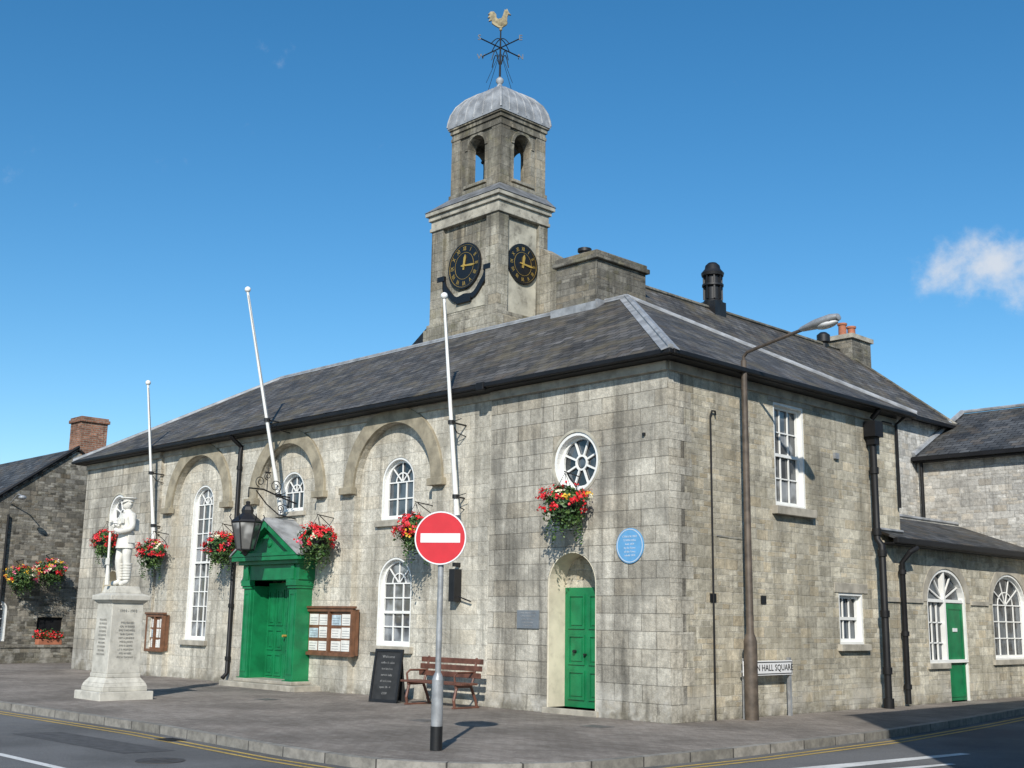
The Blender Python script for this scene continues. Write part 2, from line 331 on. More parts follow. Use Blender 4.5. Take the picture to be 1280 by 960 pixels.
def sash_window(wb,gb,M,u0,u1,v0,v1,depth,cols,rows,bar=.025):
    t=.05; wb.plate(rect(u0,u1,v0,v1),[rect(u0+t,u1-t,v0+t,v1-t)],-depth-.03,-.012,M)
    t2=t+.06; wb.plate(rect(u0+t,u1-t,v0+t,v1-t),[rect(u0+t2,u1-t2,v0+t2,v1-t2)],-depth+.01,-depth+.06,M)
    for k in range(1,cols):
        u=u0+t2+(u1-u0-2*t2)*k/cols; wb.box(u-bar/2,u+bar/2,v0+t2-.01,v1-t2+.01,-depth+.012,-depth+.04,M)
    for k in range(1,rows):
        v=v0+t2+(v1-v0-2*t2)*k/rows; th=bar/2 if k!=rows//2 else .03
        wb.box(u0+t2-.01,u1-t2+.01,v-th,v+th,-depth+.013,-depth+(.038 if k!=rows//2 else .065),M)
    gb.prism(rect(u0+t,u1-t,v0+t,v1-t),-depth-.02,-depth+.004,M)
def panel_door(b,M,u0,u1,v0,v1,w,rows=((.08,.38),(.43,.62),(.67,.93)),cols=2):
    b.box(u0,u1,v0,v1,w-.05,w,M); W=u1-u0;H=v1-v0
    for c in range(cols):
        a0=u0+W*(.09+c*.91/cols) ; a1=a0+W*(.82/cols-.05*(cols-1))
        for r in rows:
            b.plate(rect(a0,a1,v0+H*r[0],v0+H*r[1]),[rect(a0+.035,a1-.035,v0+H*r[0]+.035,v0+H*r[1]-.035)],w-.002,w+.024,M)
            b.box(a0+.07,a1-.07,v0+H*r[0]+.07,v0+H*r[1]-.07,w-.003,w+.018,M)
# ================================================================= TOWN HALL
TH=empty("town_hall",(-11.4,4,0))
F0=MF(0); FC=MF(.08); FP=MF(.24); S0=MS(0)
W1=-7.74; W2=-11.87; W3=-16.10
L=-22.85; SR=-4.5; SL=-18.15
wh=6.30
def pav(u0,u1,rc,nx0,nx1,nm):
    b=MB(F0); b.plate(rect(u0,u1,-.3,wh),[circ(rc,4.57,.56),arch(nx0,nx1,0,2.32,2.92)],-.45,0); b.done(nm,TH,ASH)
pav(SR,0,-2.18,-2.88,-1.67,"wall_pavilion_right"); pav(L,SL,-20.6,-21.25,-20.05,"wall_pavilion_left")
b=MB(FC); hs=[]
for c,r in((W1,1.36),(W2,1.28),(W3,1.36)): hs.append(arch(c-r,c+r,-.2,4.55,4.55+r))
b.plate(rect(SL,SR,-.3,wh),hs,-.16,0); b.done("wall_centre_piers",TH,ASHC)
wins=[arch(W1-.56,W1+.56,3.78,4.62,5.16),arch(W1-.58,W1+.58,1.06,2.40,2.96),arch(W2-.52,W2+.52,4.17,4.66,5.16),arch(W3-.54,W3+.54,1.0,4.6,5.12),rect(-12.5,-10.8,0,2.6)]
b=MB(FP); b.plate(rect(SL+.01,SR-.01,-.3,wh-.01),wins,-.40,0); b.done("wall_centre_panels",TH,ASHC)
b=MB(FC)
for c,r in((W1,1.36),(W2,1.28),(W3,1.36)):
    z=4.55; ro=r+.36
    o=[(c+ro*math.cos(pi*i/28),z+ro*math.sin(pi*i/28)) for i in range(29)]; q=[(c+(r+.003)*math.cos(pi*i/28),z+(r+.003)*math.sin(pi*i/28)) for i in range(29)]
    b.prism(o+q[::-1],-.02,.07)
    for s in(-1,1): b.box(c+s*(r+.2)-.24,c+s*(r+.2)+.24,z-.14,z+.02,-.02,.14)
b.done("arch_hoods",TH,HOOD,bevel=.012)
wb=MB(); gb=MB(); g2=MB()
arched_window(wb,gb,FP,W1-.56,W1+.56,3.78,4.62,5.16,.16,3,2)
arched_window(wb,g2,FP,W1-.58,W1+.58,1.06,2.40,2.96,.16,3,4,meet=2)
arched_window(wb,gb,FP,W2-.52,W2+.52,4.17,4.66,5.16,.16,3,1)
arched_window(wb,g2,FP,W3-.54,W3+.54,1.0,4.6,5.12,.16,3,9,meet=5)
for rc in(-2.18,-20.6):
    wb.plate(circ(rc,4.57,.56),[circ(rc,4.57,.50)],-.25,-.012,F0); wb.plate(circ(rc,4.57,.50),[circ(rc,4.57,.44)],-.19,-.14,F0)
    wb.plate(circ(rc,4.57,.15,20),[circ(rc,4.57,.115,20)],-.188,-.150,F0)
    for k in range(8):
        th=2*pi*k/8+pi/8; d=Vector((math.cos(th),math.sin(th))); s=Vector((-d.y,d.x))*.017; c=Vector((rc,4.57)); wb.prism([c+d*.13+s,c+d*.45+s,c+d*.45-s,c+d*.13-s],-.186,-.152,F0)
    gb.prism(circ(rc,4.57,.50),-.22,-.20,F0)
sash_window(wb,g2,S0,3.29,4.37,3.88,5.92,.16,3,4)
sash_window(wb,gb,S0,5.46,6.41,1.28,2.30,.16,3,2)
wb.done("window_frames",TH,WHITE); gb.done("window_glass_dark",TH,GLASS); g2.done("window_glass_curtained",TH,GLASS2)
b=MB(S0); b.plate(rect(.003,8.15,-.3,wh),[rect(3.29,4.37,3.88,5.92),rect(5.46,6.41,1.28,2.30)],-.45,0); b.done("wall_side",TH,RUB)
b=MB(); b.box(L,-.46,.46,.6,-.3,6.2); b.box(L,L+.4,.46,8.1,-.3,6.28); b.box(L,-.46,7.75,8.13,-.3,6.28); b.box(L,-.5,.6,7.7,5.9,6.1)
b.done("inner_walls",TH,RUB)
b=MB(); z=-.0; k=0
while z<6.0:
    h=.30; c=.34 if k%2 else .66
    b.box(-.004,.006,.0035,c,z+.003,z+h-.003); k+=1; z+=h
b.done("quoins",TH,ASHC)
b=MB()
b.box(W1-.70,W1+.70,3.64,3.78,-.1,.08,FP); b.box(W1-.70,W1+.70,.92,1.06,-.1,.10,FP); b.box(W3-.66,W3+.66,.87,1.0,-.1,.10,FP); b.box(W2-.62,W2+.62,4.06,4.17,-.1,.07,FP)
b.box(3.15,4.55,3.72,3.88,-.12,.13,S0); b.box(5.36,6.52,1.15,1.28,-.12,.10,S0); b.box(3.1,4.6,5.922,6.12,-.02,.018,S0); b.box(5.3,6.6,2.302,2.5,-.02,.018,S0)
b.done("sills_and_lintels",TH,SMOOTH,bevel=.01)
b=MB(F0)
for rc in(-2.18,-20.6): b.plate(circ(rc,4.57,.615),[circ(rc,4.57,.563)],-.01,.010)
b.done("round_window_surrounds",TH,PATCH)
nb=MB(); db=MB()
for a,c in((-2.88,-1.67),(-21.25,-20.05)):
    nb.plate(arch(a-.0,c,0,2.32,2.92),[arch(a+.03,c-.03,.10,2.32,2.89)],-.50,-.01,F0)
    nb.prism(arch(a,c,0,2.32,2.92),-.56,-.505,F0)
nb.done("niche_reveals",TH,CREAM)
panel_door(db,F0,-2.84,-1.71,.10,2.27,-.44,rows=((.06,.30),(.35,.60),(.65,.94)),cols=2); db.done("side_door",TH,GREEN)
b=MB(F0); b.box(-2.95,-1.6,-.1,.10,-.5,.06); b.box(-21.3,-20.0,-.1,.10,-.5,.06); b.done("niche_steps",TH,SMOOTH,bevel=.01)
b=MB(F0); b.cyl((-2.55,1.1,-.43),(-2.55,1.1,-.36),.03); b.cyl((-2.3,1.05,-.43),(-2.3,1.05,-.37),.02); b.done("door_knobs",TH,BLACK)
b=MB(); b.box(SR+.002,-2.96,-.02,0.001,-.3,.12) ; b.box(-1.59,.02,-.02,.001,-.3,.12); b.done("plinth",TH,ASH)
# portico
cx=-11.70; p=MB(MF(0))
for s in(-1,1):
    a=cx+s*.97
    p.box(a-.19,a+.19,.0,.22,-.23,.42); p.box(a-.155,a+.155,.22,2.30,-.23,.36); p.box(a-.18,a+.18,2.30,2.36,-.23,.40); p.box(a-.20,a+.20,2.36,2.50,-.23,.43)
    p.plate(rect(a-.11,a+.11,.35,2.2),[rect(a-.075,a+.075,.385,2.165)],.355,.375)
    p.box(cx+s*.80-(.03 if s>0 else .0),cx+s*.80+(.0 if s>0 else .03),0,2.5,-.23,.30)
    p.box(a-.06,a+.06,2.51,2.85,.36,.41)
p.box(cx-1.2,cx+1.2,2.50,2.86,-.23,.37); p.box(cx-1.28,cx+1.28,2.86,2.95,-.23,.47); p.box(cx-1.42,cx+1.42,2.95,3.05,-.23,.58)
tri=[(cx-1.42,3.052),(cx+1.42,3.052),(cx,3.90)]; tri2=[(cx-1.04,3.13),(cx+1.04,3.13),(cx,3.74)]
p.plate(tri,[tri2],-.23,.60); p.prism(tri2,-.23,.42)
p.lathe([(.001,0),(.09,0),(.09,.03),(.001,.06)],(0,0,0),14,M=MF(-.42,cx,3.36))
panel_door(p,MF(0),cx-.78,cx-.008,.15,2.45,-.12,rows=((.05,.27),(.31,.52),(.56,.93)),cols=2)
panel_door(p,MF(0),cx+.008,cx+.78,.15,2.45,-.12,rows=((.05,.27),(.31,.52),(.56,.93)),cols=2)
p.done("portico_and_door",TH,GREEN,bevel=.006)
b=MB(MF(0)); b.prism([(cx-1.46,3.055),(cx-1.42,3.12),(cx,3.97),(cx+1.42,3.12),(cx+1.46,3.055),(cx,3.905)],-.23,.63); b.done("portico_lead_roof",TH,LEAD)
b=MB(); b.box(cx-1.6,cx+1.6,-.62,.1,-.2,.12); b.box(cx-1.22,cx+1.22,-.46,.12,.121,.20); b.done("door_steps",TH,SMOOTH,bevel=.015)
b=MB(MF(0)); b.cyl((cx+.1,1.2,-.1),(cx+.1,1.2,.0),.03); b.box(cx+.3,cx+.55,1.45,1.48,-.12,-.07); b.done("door_furniture",TH,GOLD)
# eaves, gutters, roof
ez=6.32; hx=.34; RY=4.05; RZ=9.0; RX0=-4.35; RX1=-18.5
A=(hx,-hx,ez);B_=(L-hx,-hx,ez);C_=(L-hx,8.15+hx,ez);D_=(hx,8.15+hx,ez);R0=(RX0,RY,RZ);R1=(RX1,RY,RZ)
roof_obj("main_slate_roof",TH,[[A,R0,R1,B_],[A,D_,R0],[D_,C_,R1,R0],[C_,B_,R1]],SLATE)
b=MB()
b.box(L-.3,.30,-.30,.02,6.19,6.24); b.box(.005,.30,.02,8.4,6.19,6.24); b.box(L-.3,L-.005,.02,8.4,6.19,6.24)
for (x0,x1,yy) in((SR,.36,-.39),(SL,SR-.001,-.34),(L-.4,SL-.001,-.39)):
    b.box(x0,x1,yy+.001,yy+.11,6.215,6.31)
b.box(.28,.39,-.28,8.45,6.215,6.31); b.box(L-.39,L-.28,-.28,8.45,6.215,6.31)
b.box(SR-.06,SR+.16,-.41,-.3,6.16,6.33)
b.done("eaves_gutters",TH,GUTTER,bevel=.02)
b=MB(); b.box(SR,0.012,-.06,.02,6.02,6.188); b.box(L,SL,-.06,.02,6.02,6.188); b.box(SL,SR,.03,.1,6.04,6.189); b.box(-.02,.05,.021,8.15,6.02,6.187); b.done("eaves_course",TH,SMOOTH,bevel=.01)
def roll(mb,p,q,r=.06,up=.03): mb.tube([Vector(p)+Vector((0,0,up)),Vector(q)+Vector((0,0,up))],r,6)
b=MB()
for P,Q in((A,R0),(D_,R0),(B_,R1),(C_,R1),(R0,R1)): roll(b,P,Q,.06,.01)
nf=Vector((0,-(RZ-ez),RY+hx)); ns=Vector((RZ-ez,0,4.69))
def updir(P,Q,w,n,sg): 
    P=Vector(P);Q=Vector(Q);n=Vector(n).normalized();d=(Q-P).normalized();s=d.cross(n)*sg
    vs=[P+n*.006,Q+n*.006,Q+s*w+n*.006,P+s*w+n*.006]; vs2=[v+n*.012 for v in vs]; b.add(vs+vs2,[(3,2,1,0),(4,5,6,7),(0,1,5,4),(1,2,6,5),(2,3,7,6),(3,0,4,7)],I4)
updir(A,R0,.17,nf,-1); updir(A,R0,.17,ns,1); updir(D_,R0,.15,ns,-1); updir(R0,R1,.14,nf,-1); updir(B_,R1,.15,nf,1)
b.done("lead_hips_and_ridge",TH,LEAD,smooth=True)
# rear hall wing
wx=-3.0; ex=-2.75; ez2=7.45; rx=-5.9; rz=10.05; yE=17.2
b=MB(); b.box(-9.0,wx,8.12,yE-.2,-.3,7.38); b.done("rear_wing_walls",TH,RUBW)
roof_obj("rear_wing_roof",TH,[[(ex,5.4,ez2),(ex,yE,ez2),(rx,16.2,rz),(rx,5.4,rz)],[(rx,5.4,rz),(rx,16.2,rz),(-9.05,yE,ez2),(-9.05,5.4,ez2)],[(ex,yE,ez2),(-9.05,yE,ez2),(rx,16.2,rz)]],SLATE)
b=MB(); b.add([(ex-.3,5.45,ez2),(-8.9,5.45,ez2),(rx,5.45,rz-.1)],[(0,1,2)],I4); b.done("rear_wing_gable",TH,CHI)
b=MB(); roll(b,(rx,5.4,rz),(rx,16.2,rz),.06); roll(b,(rx,16.2,rz),(ex,yE,ez2),.05); b.done("rear_ridge",TH,CHI)
b=MB(); b.box(ex-.05,ex+.07,8.2,yE,ez2-.12,ez2-.02); b.done("rear_gutter",TH,GUTTER)
b=MB(MF(7.6)); b.prism([(-16.9,9.3),(-16.9,10.1),(-14.8,11.4),(-12.7,10.1),(-12.7,8.0),(-16.9,8.0)],-1.5,0); b.done("rear_gable",TH,BLACK)
b=MB(); vx=rx; c=(vx,9.55,-.22); b.box(vx-.25,vx+.25,9.3,9.8,9.75,10.25)
b.lathe([(.25,10.3),(.27,10.5),(.22,10.55),(.22,11.2),(.30,11.22),(.32,11.3),(.22,11.42),(.20,11.52),(.12,11.6),(.01,11.62)],c,14)
for k in range(8):
    t=2*pi*k/8; b.box(-.02,.02,.20,.27,10.55,11.2,Matrix.Translation(c)@Matrix.Rotation(t,4,'Z'))
b.lathe([(.24,11.0),(.3,10.98),(.3,10.93),(.24,10.9)],c,14)
c=(rx,15.2,-.35); b.lathe([(.12,10.2),(.12,10.45),(.2,10.5),(.2,10.72),(.1,10.8),(.01,10.82)],c,12)
b.done("roof_ventilators",TH,BLACK,smooth=True)
b=MB(); b.box(-6.35,-5.45,16.1,17.25,8.6,10.38); b.done("rear_chimney",TH,CHI,bevel=.01)
b=MB(); b.box(-6.42,-5.38,16.03,17.32,10.38,10.52); b.done("rear_chimney_cap",TH,SMOOTH)
b=MB()
for yy in(16.35,16.9): b.lathe([(.13,10.5),(.12,10.87),(.15,10.89),(.15,10.95),(.1,10.95)],(-5.9,yy,0),12)
b.done("rear_chimney_pots",TH,POT,smooth=True)
b=MB(); b.box(-6.3,-5.0,3.75,5.55,8.3,10.0); b.done("ridge_stack",TH,CHI,bevel=.01)
b=MB(); b.box(-6.38,-4.92,3.67,5.63,10.0,10.12); b.box(-6.33,-4.97,3.72,5.58,10.121,10.22); b.done("ridge_stack_cap",TH,CHI,bevel=.02)
b=MB(); b.box(-6.4,-4.95,3.66,3.76,8.55,8.95); b.box(-5.0,-4.93,3.7,4.4,8.6,9.0); b.done("stack_flashing",TH,LEAD)
b=MB(); b.lathe([(.12,10.2),(.12,10.38),(.14,10.4),(.09,10.42)],(-5.5,4.9,0),10); b.done("stack_pot_buff",TH,POTC,smooth=True)
b=MB(); b.lathe([(.12,10.2),(.12,10.36),(.17,10.38),(.17,10.46),(.05,10.5)],(-5.7,4.1,0),10); b.done("stack_cowl",TH,BLACK,smooth=True)
# ---------------------------------------------------------------- TOWER
tx0,tx1,ty0,ty1=-12.62,-9.8,5.1,7.05
b=MB(); b.box(tx0+.10,tx1-.10,ty0+.10,ty1-.05,6,13.1)
for a0,a1 in((tx0,tx0+.5),(tx1-.5,tx1)): b.box(a0,a1,ty0,ty0+.40,9.9,12.9)
b.box(tx1-.5,tx1,ty1-.36,ty1,9.9,12.9)
b.box(tx0-.12,tx1+.12,ty0-.12,ty1+.1,6,9.75); b.box(tx0-.06,tx1+.06,ty0-.06,ty1+.05,9.75,9.9)
b.box(-9.85,-8.5,6.72,7.2,8,11.2)
b.add([(-9.75,6.72,11.2),(-8.5,6.72,11.2),(-9.75,6.72,12.0),(-9.75,7.2,11.2),(-8.5,7.2,11.2),(-9.75,7.2,12.0)],[(0,1,2),(3,5,4),(1,4,5,2),(0,2,5,3)],I4)
b.done("tower_shaft",TH,TOW,bevel=.01)
b=MB(); b.box(tx0+.52,tx1-.52,ty0+.085,ty0+.11,10.15,10.7); b.box(tx1-.11,tx1-.085,ty0+.42,ty1-.38,9.95,12.6); b.done("tower_pale_panels",TH,PATCH)
b=MB(); b.box(tx0-.05,tx1+.05,ty0-.05,ty1+.05,12.70,12.80); b.box(tx0-.02,tx1+.02,ty0-.02,ty1+.02,12.80,13.02); b.box(tx0-.08,tx1+.08,ty0-.08,ty1+.08,13.02,13.16); b.box(tx0-.15,tx1+.15,ty0-.15,ty1+.15,13.16,13.28)
b.done("tower_cornice",TH,CORN,bevel=.015)
bx0,bx1,by0,by1=-12.22,-10.2,5.5,7.25
def frustum(mb,a,za,c,zc):
    vs=[(a[0],a[2],za),(a[1],a[2],za),(a[1],a[3],za),(a[0],a[3],za),(c[0],c[2],zc),(c[1],c[2],zc),(c[1],c[3],zc),(c[0],c[3],zc)]
    mb.add(vs,[(3,2,1,0),(4,5,6,7),(0,1,5,4),(1,2,6,5),(2,3,7,6),(3,0,4,7)],I4)
b=MB(); frustum(b,(tx0-.17,tx1+.17,ty0-.17,ty1+.17),13.281,(bx0-.06,bx1+.06,by0-.06,by1+.06),13.72); b.done("tower_skirt_roof",TH,paint("weathered_lead",(.15,.155,.16),.6,.35,3,bump=.3,bscale=8,dirt=.5))
b=MB(); b.box(bx0-.08,bx1+.08,by0-.08,by1+.08,13.66,13.82); b.done("belfry_base",TH,TOWB,bevel=.01)
mx=(bx0+bx1)/2; my=(by0+by1)/2
b=MB()
for yy in(by0,by1-.3): b.plate(rect(bx0,bx1,13.75,15.65),[arch(mx-.36,mx+.36,13.98,15.06)],-.3,0,MF(yy))
for xx in(bx0+.3,bx1): b.plate(rect(by0+.3,by1-.3,13.75,15.65),[arch(my-.34,my+.34,13.98,15.06)],-.3,0,MS(xx))
for (a,c) in((bx0,by0),(bx1,by0),(bx1,by1)):
    sx=1 if a==bx0 else -1; sy=1 if c==by0 else -1
    b.box(min(a-sx*.04,a+sx*.34),max(a-sx*.04,a+sx*.34),min(c-sy*.04,c+sy*.34),max(c-sy*.04,c+sy*.34),13.81,15.5)
b.done("belfry",TH,TOWB,bevel=.008)
b=MB()
for (M,c,h) in((MF(by0),mx,.36),(MS(bx1),my,.34)):
    o=[(c+(h+.12)*math.cos(pi*i/16),15.06+(h+.12)*math.sin(pi*i/16)) for i in range(17)]; q=[(c+(h+.01)*math.cos(pi*i/16),15.06+(h+.01)*math.sin(pi*i/16)) for i in range(17)]
    b.prism(o+q[::-1],-.01,.03,M); b.box(c-h-.1,c+h+.1,13.88,13.97,-.1,.08,M)
b.box(bx0-.06,bx1+.06,by0-.06,by1+.06,15.5,15.6); b.box(bx0-.04,bx1+.04,by0-.04,by1+.04,15.6,15.72); b.box(bx0-.08,bx1+.08,by0-.08,by1+.08,15.72,15.84)
b.box(bx0-.12,bx1+.12,by0-.12,by1+.12,15.84,15.90)
b.done("belfry_trim",TH,TOWB,bevel=.01)
b=MB(); b.lathe([(.34,0),(.33,.05),(.24,.2),(.2,.38),(.12,.46),(.001,.48)],(mx,my,14.5),18); b.cyl((mx-.7,my,15.05),(mx+.7,my,15.05),.05); b.box(bx0+.35,bx1-.35,by0+.35,by1-.35,13.75,13.85); b.done("bell",TH,BLACK,smooth=True)
b=MB(); prof=[(1.0,0),(1.0,.06),(.985,.22),(.94,.45),(.84,.70),(.66,.93),(.43,1.10),(.2,1.21),(.09,1.28)]; dz=15.90
hw=(bx1-bx0)/2+.14; hd=(by1-by0)/2+.14
vs=[];fs=[]
for s,z in prof:
    for a,c in((-1,-1),(1,-1),(1,1),(-1,1)): vs.append((mx+a*hw*s,my+c*hd*s,dz+z))
for k in range(len(prof)-1):
    for i in range(4): fs.append((k*4+i,k*4+(i+1)%4,k*4+4+(i+1)%4,k*4+4+i))
b.add(vs,fs,I4)
for side in range(4):
    for t in(-1,-.66,-.33,0,.33,.66):
        pts=[]
        for s,z in prof[1:]:
            if side==0: p=(mx+t*hw*s,my-hd*s)
            elif side==1: p=(mx+hw*s,my+t*hd*s)
            elif side==2: p=(mx-t*hw*s,my+hd*s)
            else: p=(mx-hw*s,my-t*hd*s)
            pts.append((p[0],p[1],dz+z))
        b.tube(pts,.035 if t==-1 else .018,5)
b.lathe([(.12,1.23),(.16,1.30),(.1,1.36),(.06,1.43),(.12,1.52),(.12,1.58),(.05,1.66)],(mx,my,dz),12)
b.done("lead_dome",TH,LEAD,smooth=True)
b=MB(); z0=17.5
b.cyl((mx,my,z0-.1),(mx,my,19.2),.035,.02,8)
for a,c in((1,0),(0,1)):
    b.cyl((mx-a*.80,my-c*.80,18.52),(mx+a*.80,my+c*.80,18.52),.02,None,6)
    for s in(-1,1):
        pts=[(mx+s*a*(.05+.3*k/8),my+s*c*(.05+.3*k/8),18.0+.35*math.sin(pi*k/8)) for k in range(9)]; b.tube(pts,.015,5)
        pts=[(mx+s*a*(.03+.35*(1-k/8)),my+s*c*(.03+.35*(1-k/8)),18.52+.28*math.sin(pi/2*k/8)) for k in range(9)]; b.tube(pts,.015,5)
        pts=[(mx+s*a*(.55-.5*k/6),my+s*c*(.55-.5*k/6),17.2+1.1*k/6) for k in range(7)]; b.tube(pts,.007,4)
vi=Matrix(((.7,0,.7,0),(.71,0,-.7,0),(0,1,0,0),(0,0,0,1)))
for ch,(a,c) in zip("NSEW",((0,1),(0,-1),(1,0),(-1,0))):
    b.text(ch,.24,Matrix.Translation((mx+a*.86,my+c*.86,18.53))@vi,ext=.012)
b.done("weathervane",TH,BLACK)
b=MB(); R_=Matrix.Translation((mx,my,19.42))@Matrix(((.7,0,.7,0),(.71,0,-.7,0),(0,1,0,0),(0,0,0,1)))@Matrix.Scale(1.12,4)
cock=[(-.06,-.22),(.03,-.23),(.12,-.14),(.17,-.02),(.17,.10),(.20,.17),(.27,.15),(.21,.22),(.19,.27),(.16,.33),(.13,.29),(.10,.31),(.08,.25),(.06,.16),(.02,.06),(-.06,.02),(-.12,.06),(-.13,.16),(-.19,.24),(-.28,.24),(-.35,.16),(-.30,.15),(-.36,.06),(-.29,.07),(-.33,-.04),(-.25,-.01),(-.24,-.10),(-.16,-.16)]
b.plate([(u,v) for u,v in cock],[],-.03,.03,R_); b.sphere((0.02,-.07,0),.15,12,8,1.1,.9,.38,M=R_); b.cyl((0,-.3,0),(.0,-.2,0),.02,M=R_); b.sphere((0,-.27,0),.045,M=R_)
b.done("gilded_cockerel",TH,paint("pale_gilding",(.25,.21,.12),.7,.4,9,metal=.0,bump=0))
def clock(M,c,v,r,nm,hz):
    b=MB(M); b.mi=0; b.prism(circ(c,v,r,40),0,.05); b.plate(circ(c,v,r+.02,40),[circ(c,v,r-.03,40)],.0,.062)
    b.mi=1; b.plate(circ(c,v,r*.955,40),[circ(c,v,r*.94,40)],.04,.056); b.plate(circ(c,v,r*.60,40),[circ(c,v,r*.588,40)],.04,.056)
    nums=["XII","I","II","III","IIII","V","VI","VII","VIII","IX","X","XI"]
    for i,t in enumerate(nums):
        a=-2*pi*i/12; M2=M@Matrix.Translation((c,v,.053))@Matrix.Rotation(a,4,'Z')@Matrix.Translation((0,r*.77,0))@Matrix.Scale(.6 if len(t)>2 else .78,4,(1,0,0)); b.text(t,r*.27,M2)
    for a,ln,w in((math.radians(-8),r*.50,.045),(math.radians(-95),r*.74,.03)):
        d=Vector((-math.sin(a),math.cos(a))); s=Vector((d.y,-d.x))*w; o=Vector((c,v)); b.prism([o-d*.12-s*.6,o-d*.12+s*.6,o+d*ln*.7+s,o+d*ln,o+d*ln*.7-s],.06,.075)
    b.prism(circ(c,v,.05,14),.06,.085)
    b.done(nm,TH,[CLOCKB,GOLD])
clock(MF(ty0+.085),(tx0+tx1)/2,11.42,.65,"clock_front",0); clock(MS(tx1-.085),6.10,11.4,.56,"clock_side",0)
b=MB(MF(ty0+.085)); c=(tx0+tx1)/2; v=11.42
o=[];q=[]
for i in range(25):
    t=pi+ (i/24)*pi; wv=.05*math.sin(i*.9); o.append((c+.98*math.cos(t),v-.22+(.80+wv)*math.sin(t))); q.append((c+.83*math.cos(t),v-.16+(.70+wv)*math.sin(t)))
b.prism(o+q[::-1],0,.06); b.box(c-1.12,c-.82,v-.30,v-.14,.0,.09); b.box(c+.82,c+1.12,v-.30,v-.14,.0,.09); b.box(c-1.12,c-1.02,v-.16,v-.02,.0,.07); b.box(c+1.02,c+1.12,v-.16,v-.02,.0,.07); b.box(c-.3,c+.3,v-1.08,v-.92,0,.08)
b.done("clock_ribbon",TH,CLOCKB,bevel=.01)
# pipes
b=MB()
x=-13.98; b.tube([(x,-.30,6.2),(x,-.2,6.1),(x,.02,5.95),(x,.0,5.8),(x,.0,.25),(x,-.12,.12)],.055,10)
for z in(5.4,3.6,1.9,.6): b.cyl((x,0,z-.05),(x,0,z+.05),.075,None,10)
y=6.86; b.tube([(.32,y,6.2),(.14,y,6.02)],.06,8); b.box(.03,.3,y-.17,y+.17,5.62,5.95); b.box(.05,.24,y-.1,y+.1,5.45,5.62)
b.tube([(.14,y,5.5),(.14,y,3.45),(.24,y,3.32),(.24,y,.2)],.075,12)
for z in(4.9,3.6,3.15,1.9,.75): b.cyl((.14 if z>3.4 else .24,y,z-.07),(.14 if z>3.4 else .24,y,z+.07),.10,None,12)
b.cyl((.24,y,.0),(.24,y,.2),.11)
y=7.85; b.tube([(.42,y+.2,3.32),(.36,y,3.22),(.16,y,3.0),(.16,y,.05)],.06,10)
for z in(2.8,1.5,.4): b.cyl((.16,y,z-.05),(.16,y,z+.05),.085,None,10)
y=8.05; b.tube([(.28,y,6.2),(.07,y,6.05),(.07,y,4.2)],.035,8)
b.tube([(.03,7.2,5.9),(.03,7.5,6.05),(.03,7.9,6.05)],.03,8)
y=1.2; b.tube([(.03,y,.0),(.03,y,5.35),(.04,y+.04,5.45),(.05,y+.12,5.45),(.04,y+.14,5.38)],.018,8)
b.done("drainpipes",TH,GUTTER,smooth=True)
b=MB(); b.box(-.01,.02,1.13,1.30,2.02,2.17); b.box(-.01,.02,2.70,2.86,2.02,2.17); b.done("wall_vents",TH,BLACK)
b=MB(); b.box(.0,.06,5.45,5.60,5.02,5.14); b.tube([(.02,1.35,3.2),(.02,2.2,3.18),(.02,2.25,.9)],.008,5); b.done("wall_fittings",TH,GALV)
b=MB(MF(0)); b.box(-.55,-.50,4.9,4.95,0,.05); b.box(-5.55,-5.38,2.0,2.65,-.08,.12); b.box(-5.5,-5.42,2.7,2.78,-.08,.08); b.tube([(-5.35,2.1,.02),(-5.0,2.0,.0)],.015); b.done("wall_lamp_box",TH,BLACK,bevel=.01)
# ================================================================= ANNEXE
AN=empty("single_storey_annexe",(0,11,0))
ax=.05; SA=MS(ax)
b=MB(SA); b.plate(rect(7.3,15,-.3,3.45),[arch(9.12,11.02,.862,2.2,2.95),arch(12.45,14.4,.90,2.2,2.95),rect(10.05,11.02,0,.86)],-.35,0)
b.box(7.3,7.5,-.3,3.4,-1.5,-.36); b.done("annexe_wall",AN,RUB)
wb=MB();gb=MB()
arched_window(wb,gb,SA,12.45,14.4,.90,2.2,2.95,.14,4,3)
t=.06; o=arch(9.12,11.02,.862,2.2,2.95); i=arch(9.12+t,11.02-t,.93,2.2,2.89); wb.plate(o,[i],-.2,-.012,SA)
wb.box(10.0,10.07,.0,2.9,-.16,-.03,SA); wb.box(9.15,11.0,2.2,2.27,-.158,-.04,SA); wb.box(10.97,11.018,0,.9,-.16,-.02,SA)
for u in(9.5,9.75): wb.box(u-.015,u+.015,.9,2.2,-.13,-.10,SA)
for v in(1.3,1.75): wb.box(9.15,10.0,v-.015,v+.015,-.128,-.10,SA)
for k in(1,2,3,4,5):
    th=pi*k/6; p=Vector((10.07,2.25)); q=Vector((10.07+.9*math.cos(th),2.22+.68*math.sin(th))); d=(q-p).normalized(); s=Vector((-d.y,d.x))*.014; wb.prism([p+s,q+s,q-s,p-s],-.13,-.10,SA)
gb.prism(i,-.18,-.15,SA)
wb.done("annexe_window_frames",AN,WHITE); gb.done("annexe_glass",AN,GLASS)
b=MB(); b.box(10.09,10.96,.02,2.19,-.14,-.06,SA); b.plate(rect(10.15,10.9,.1,2.1),[rect(10.2,10.85,.15,2.05)],-.065,-.045,SA); b.done("annexe_door",AN,GREEN,bevel=.005)
b=MB(SA); b.box(10.4,10.6,1.55,1.63,-.06,-.04); b.done("annexe_door_plate",AN,SIGNW)
b=MB(SA); b.box(9.0,10.0,.74,.86,-.1,.06); b.box(12.3,14.55,.78,.90,-.1,.06)
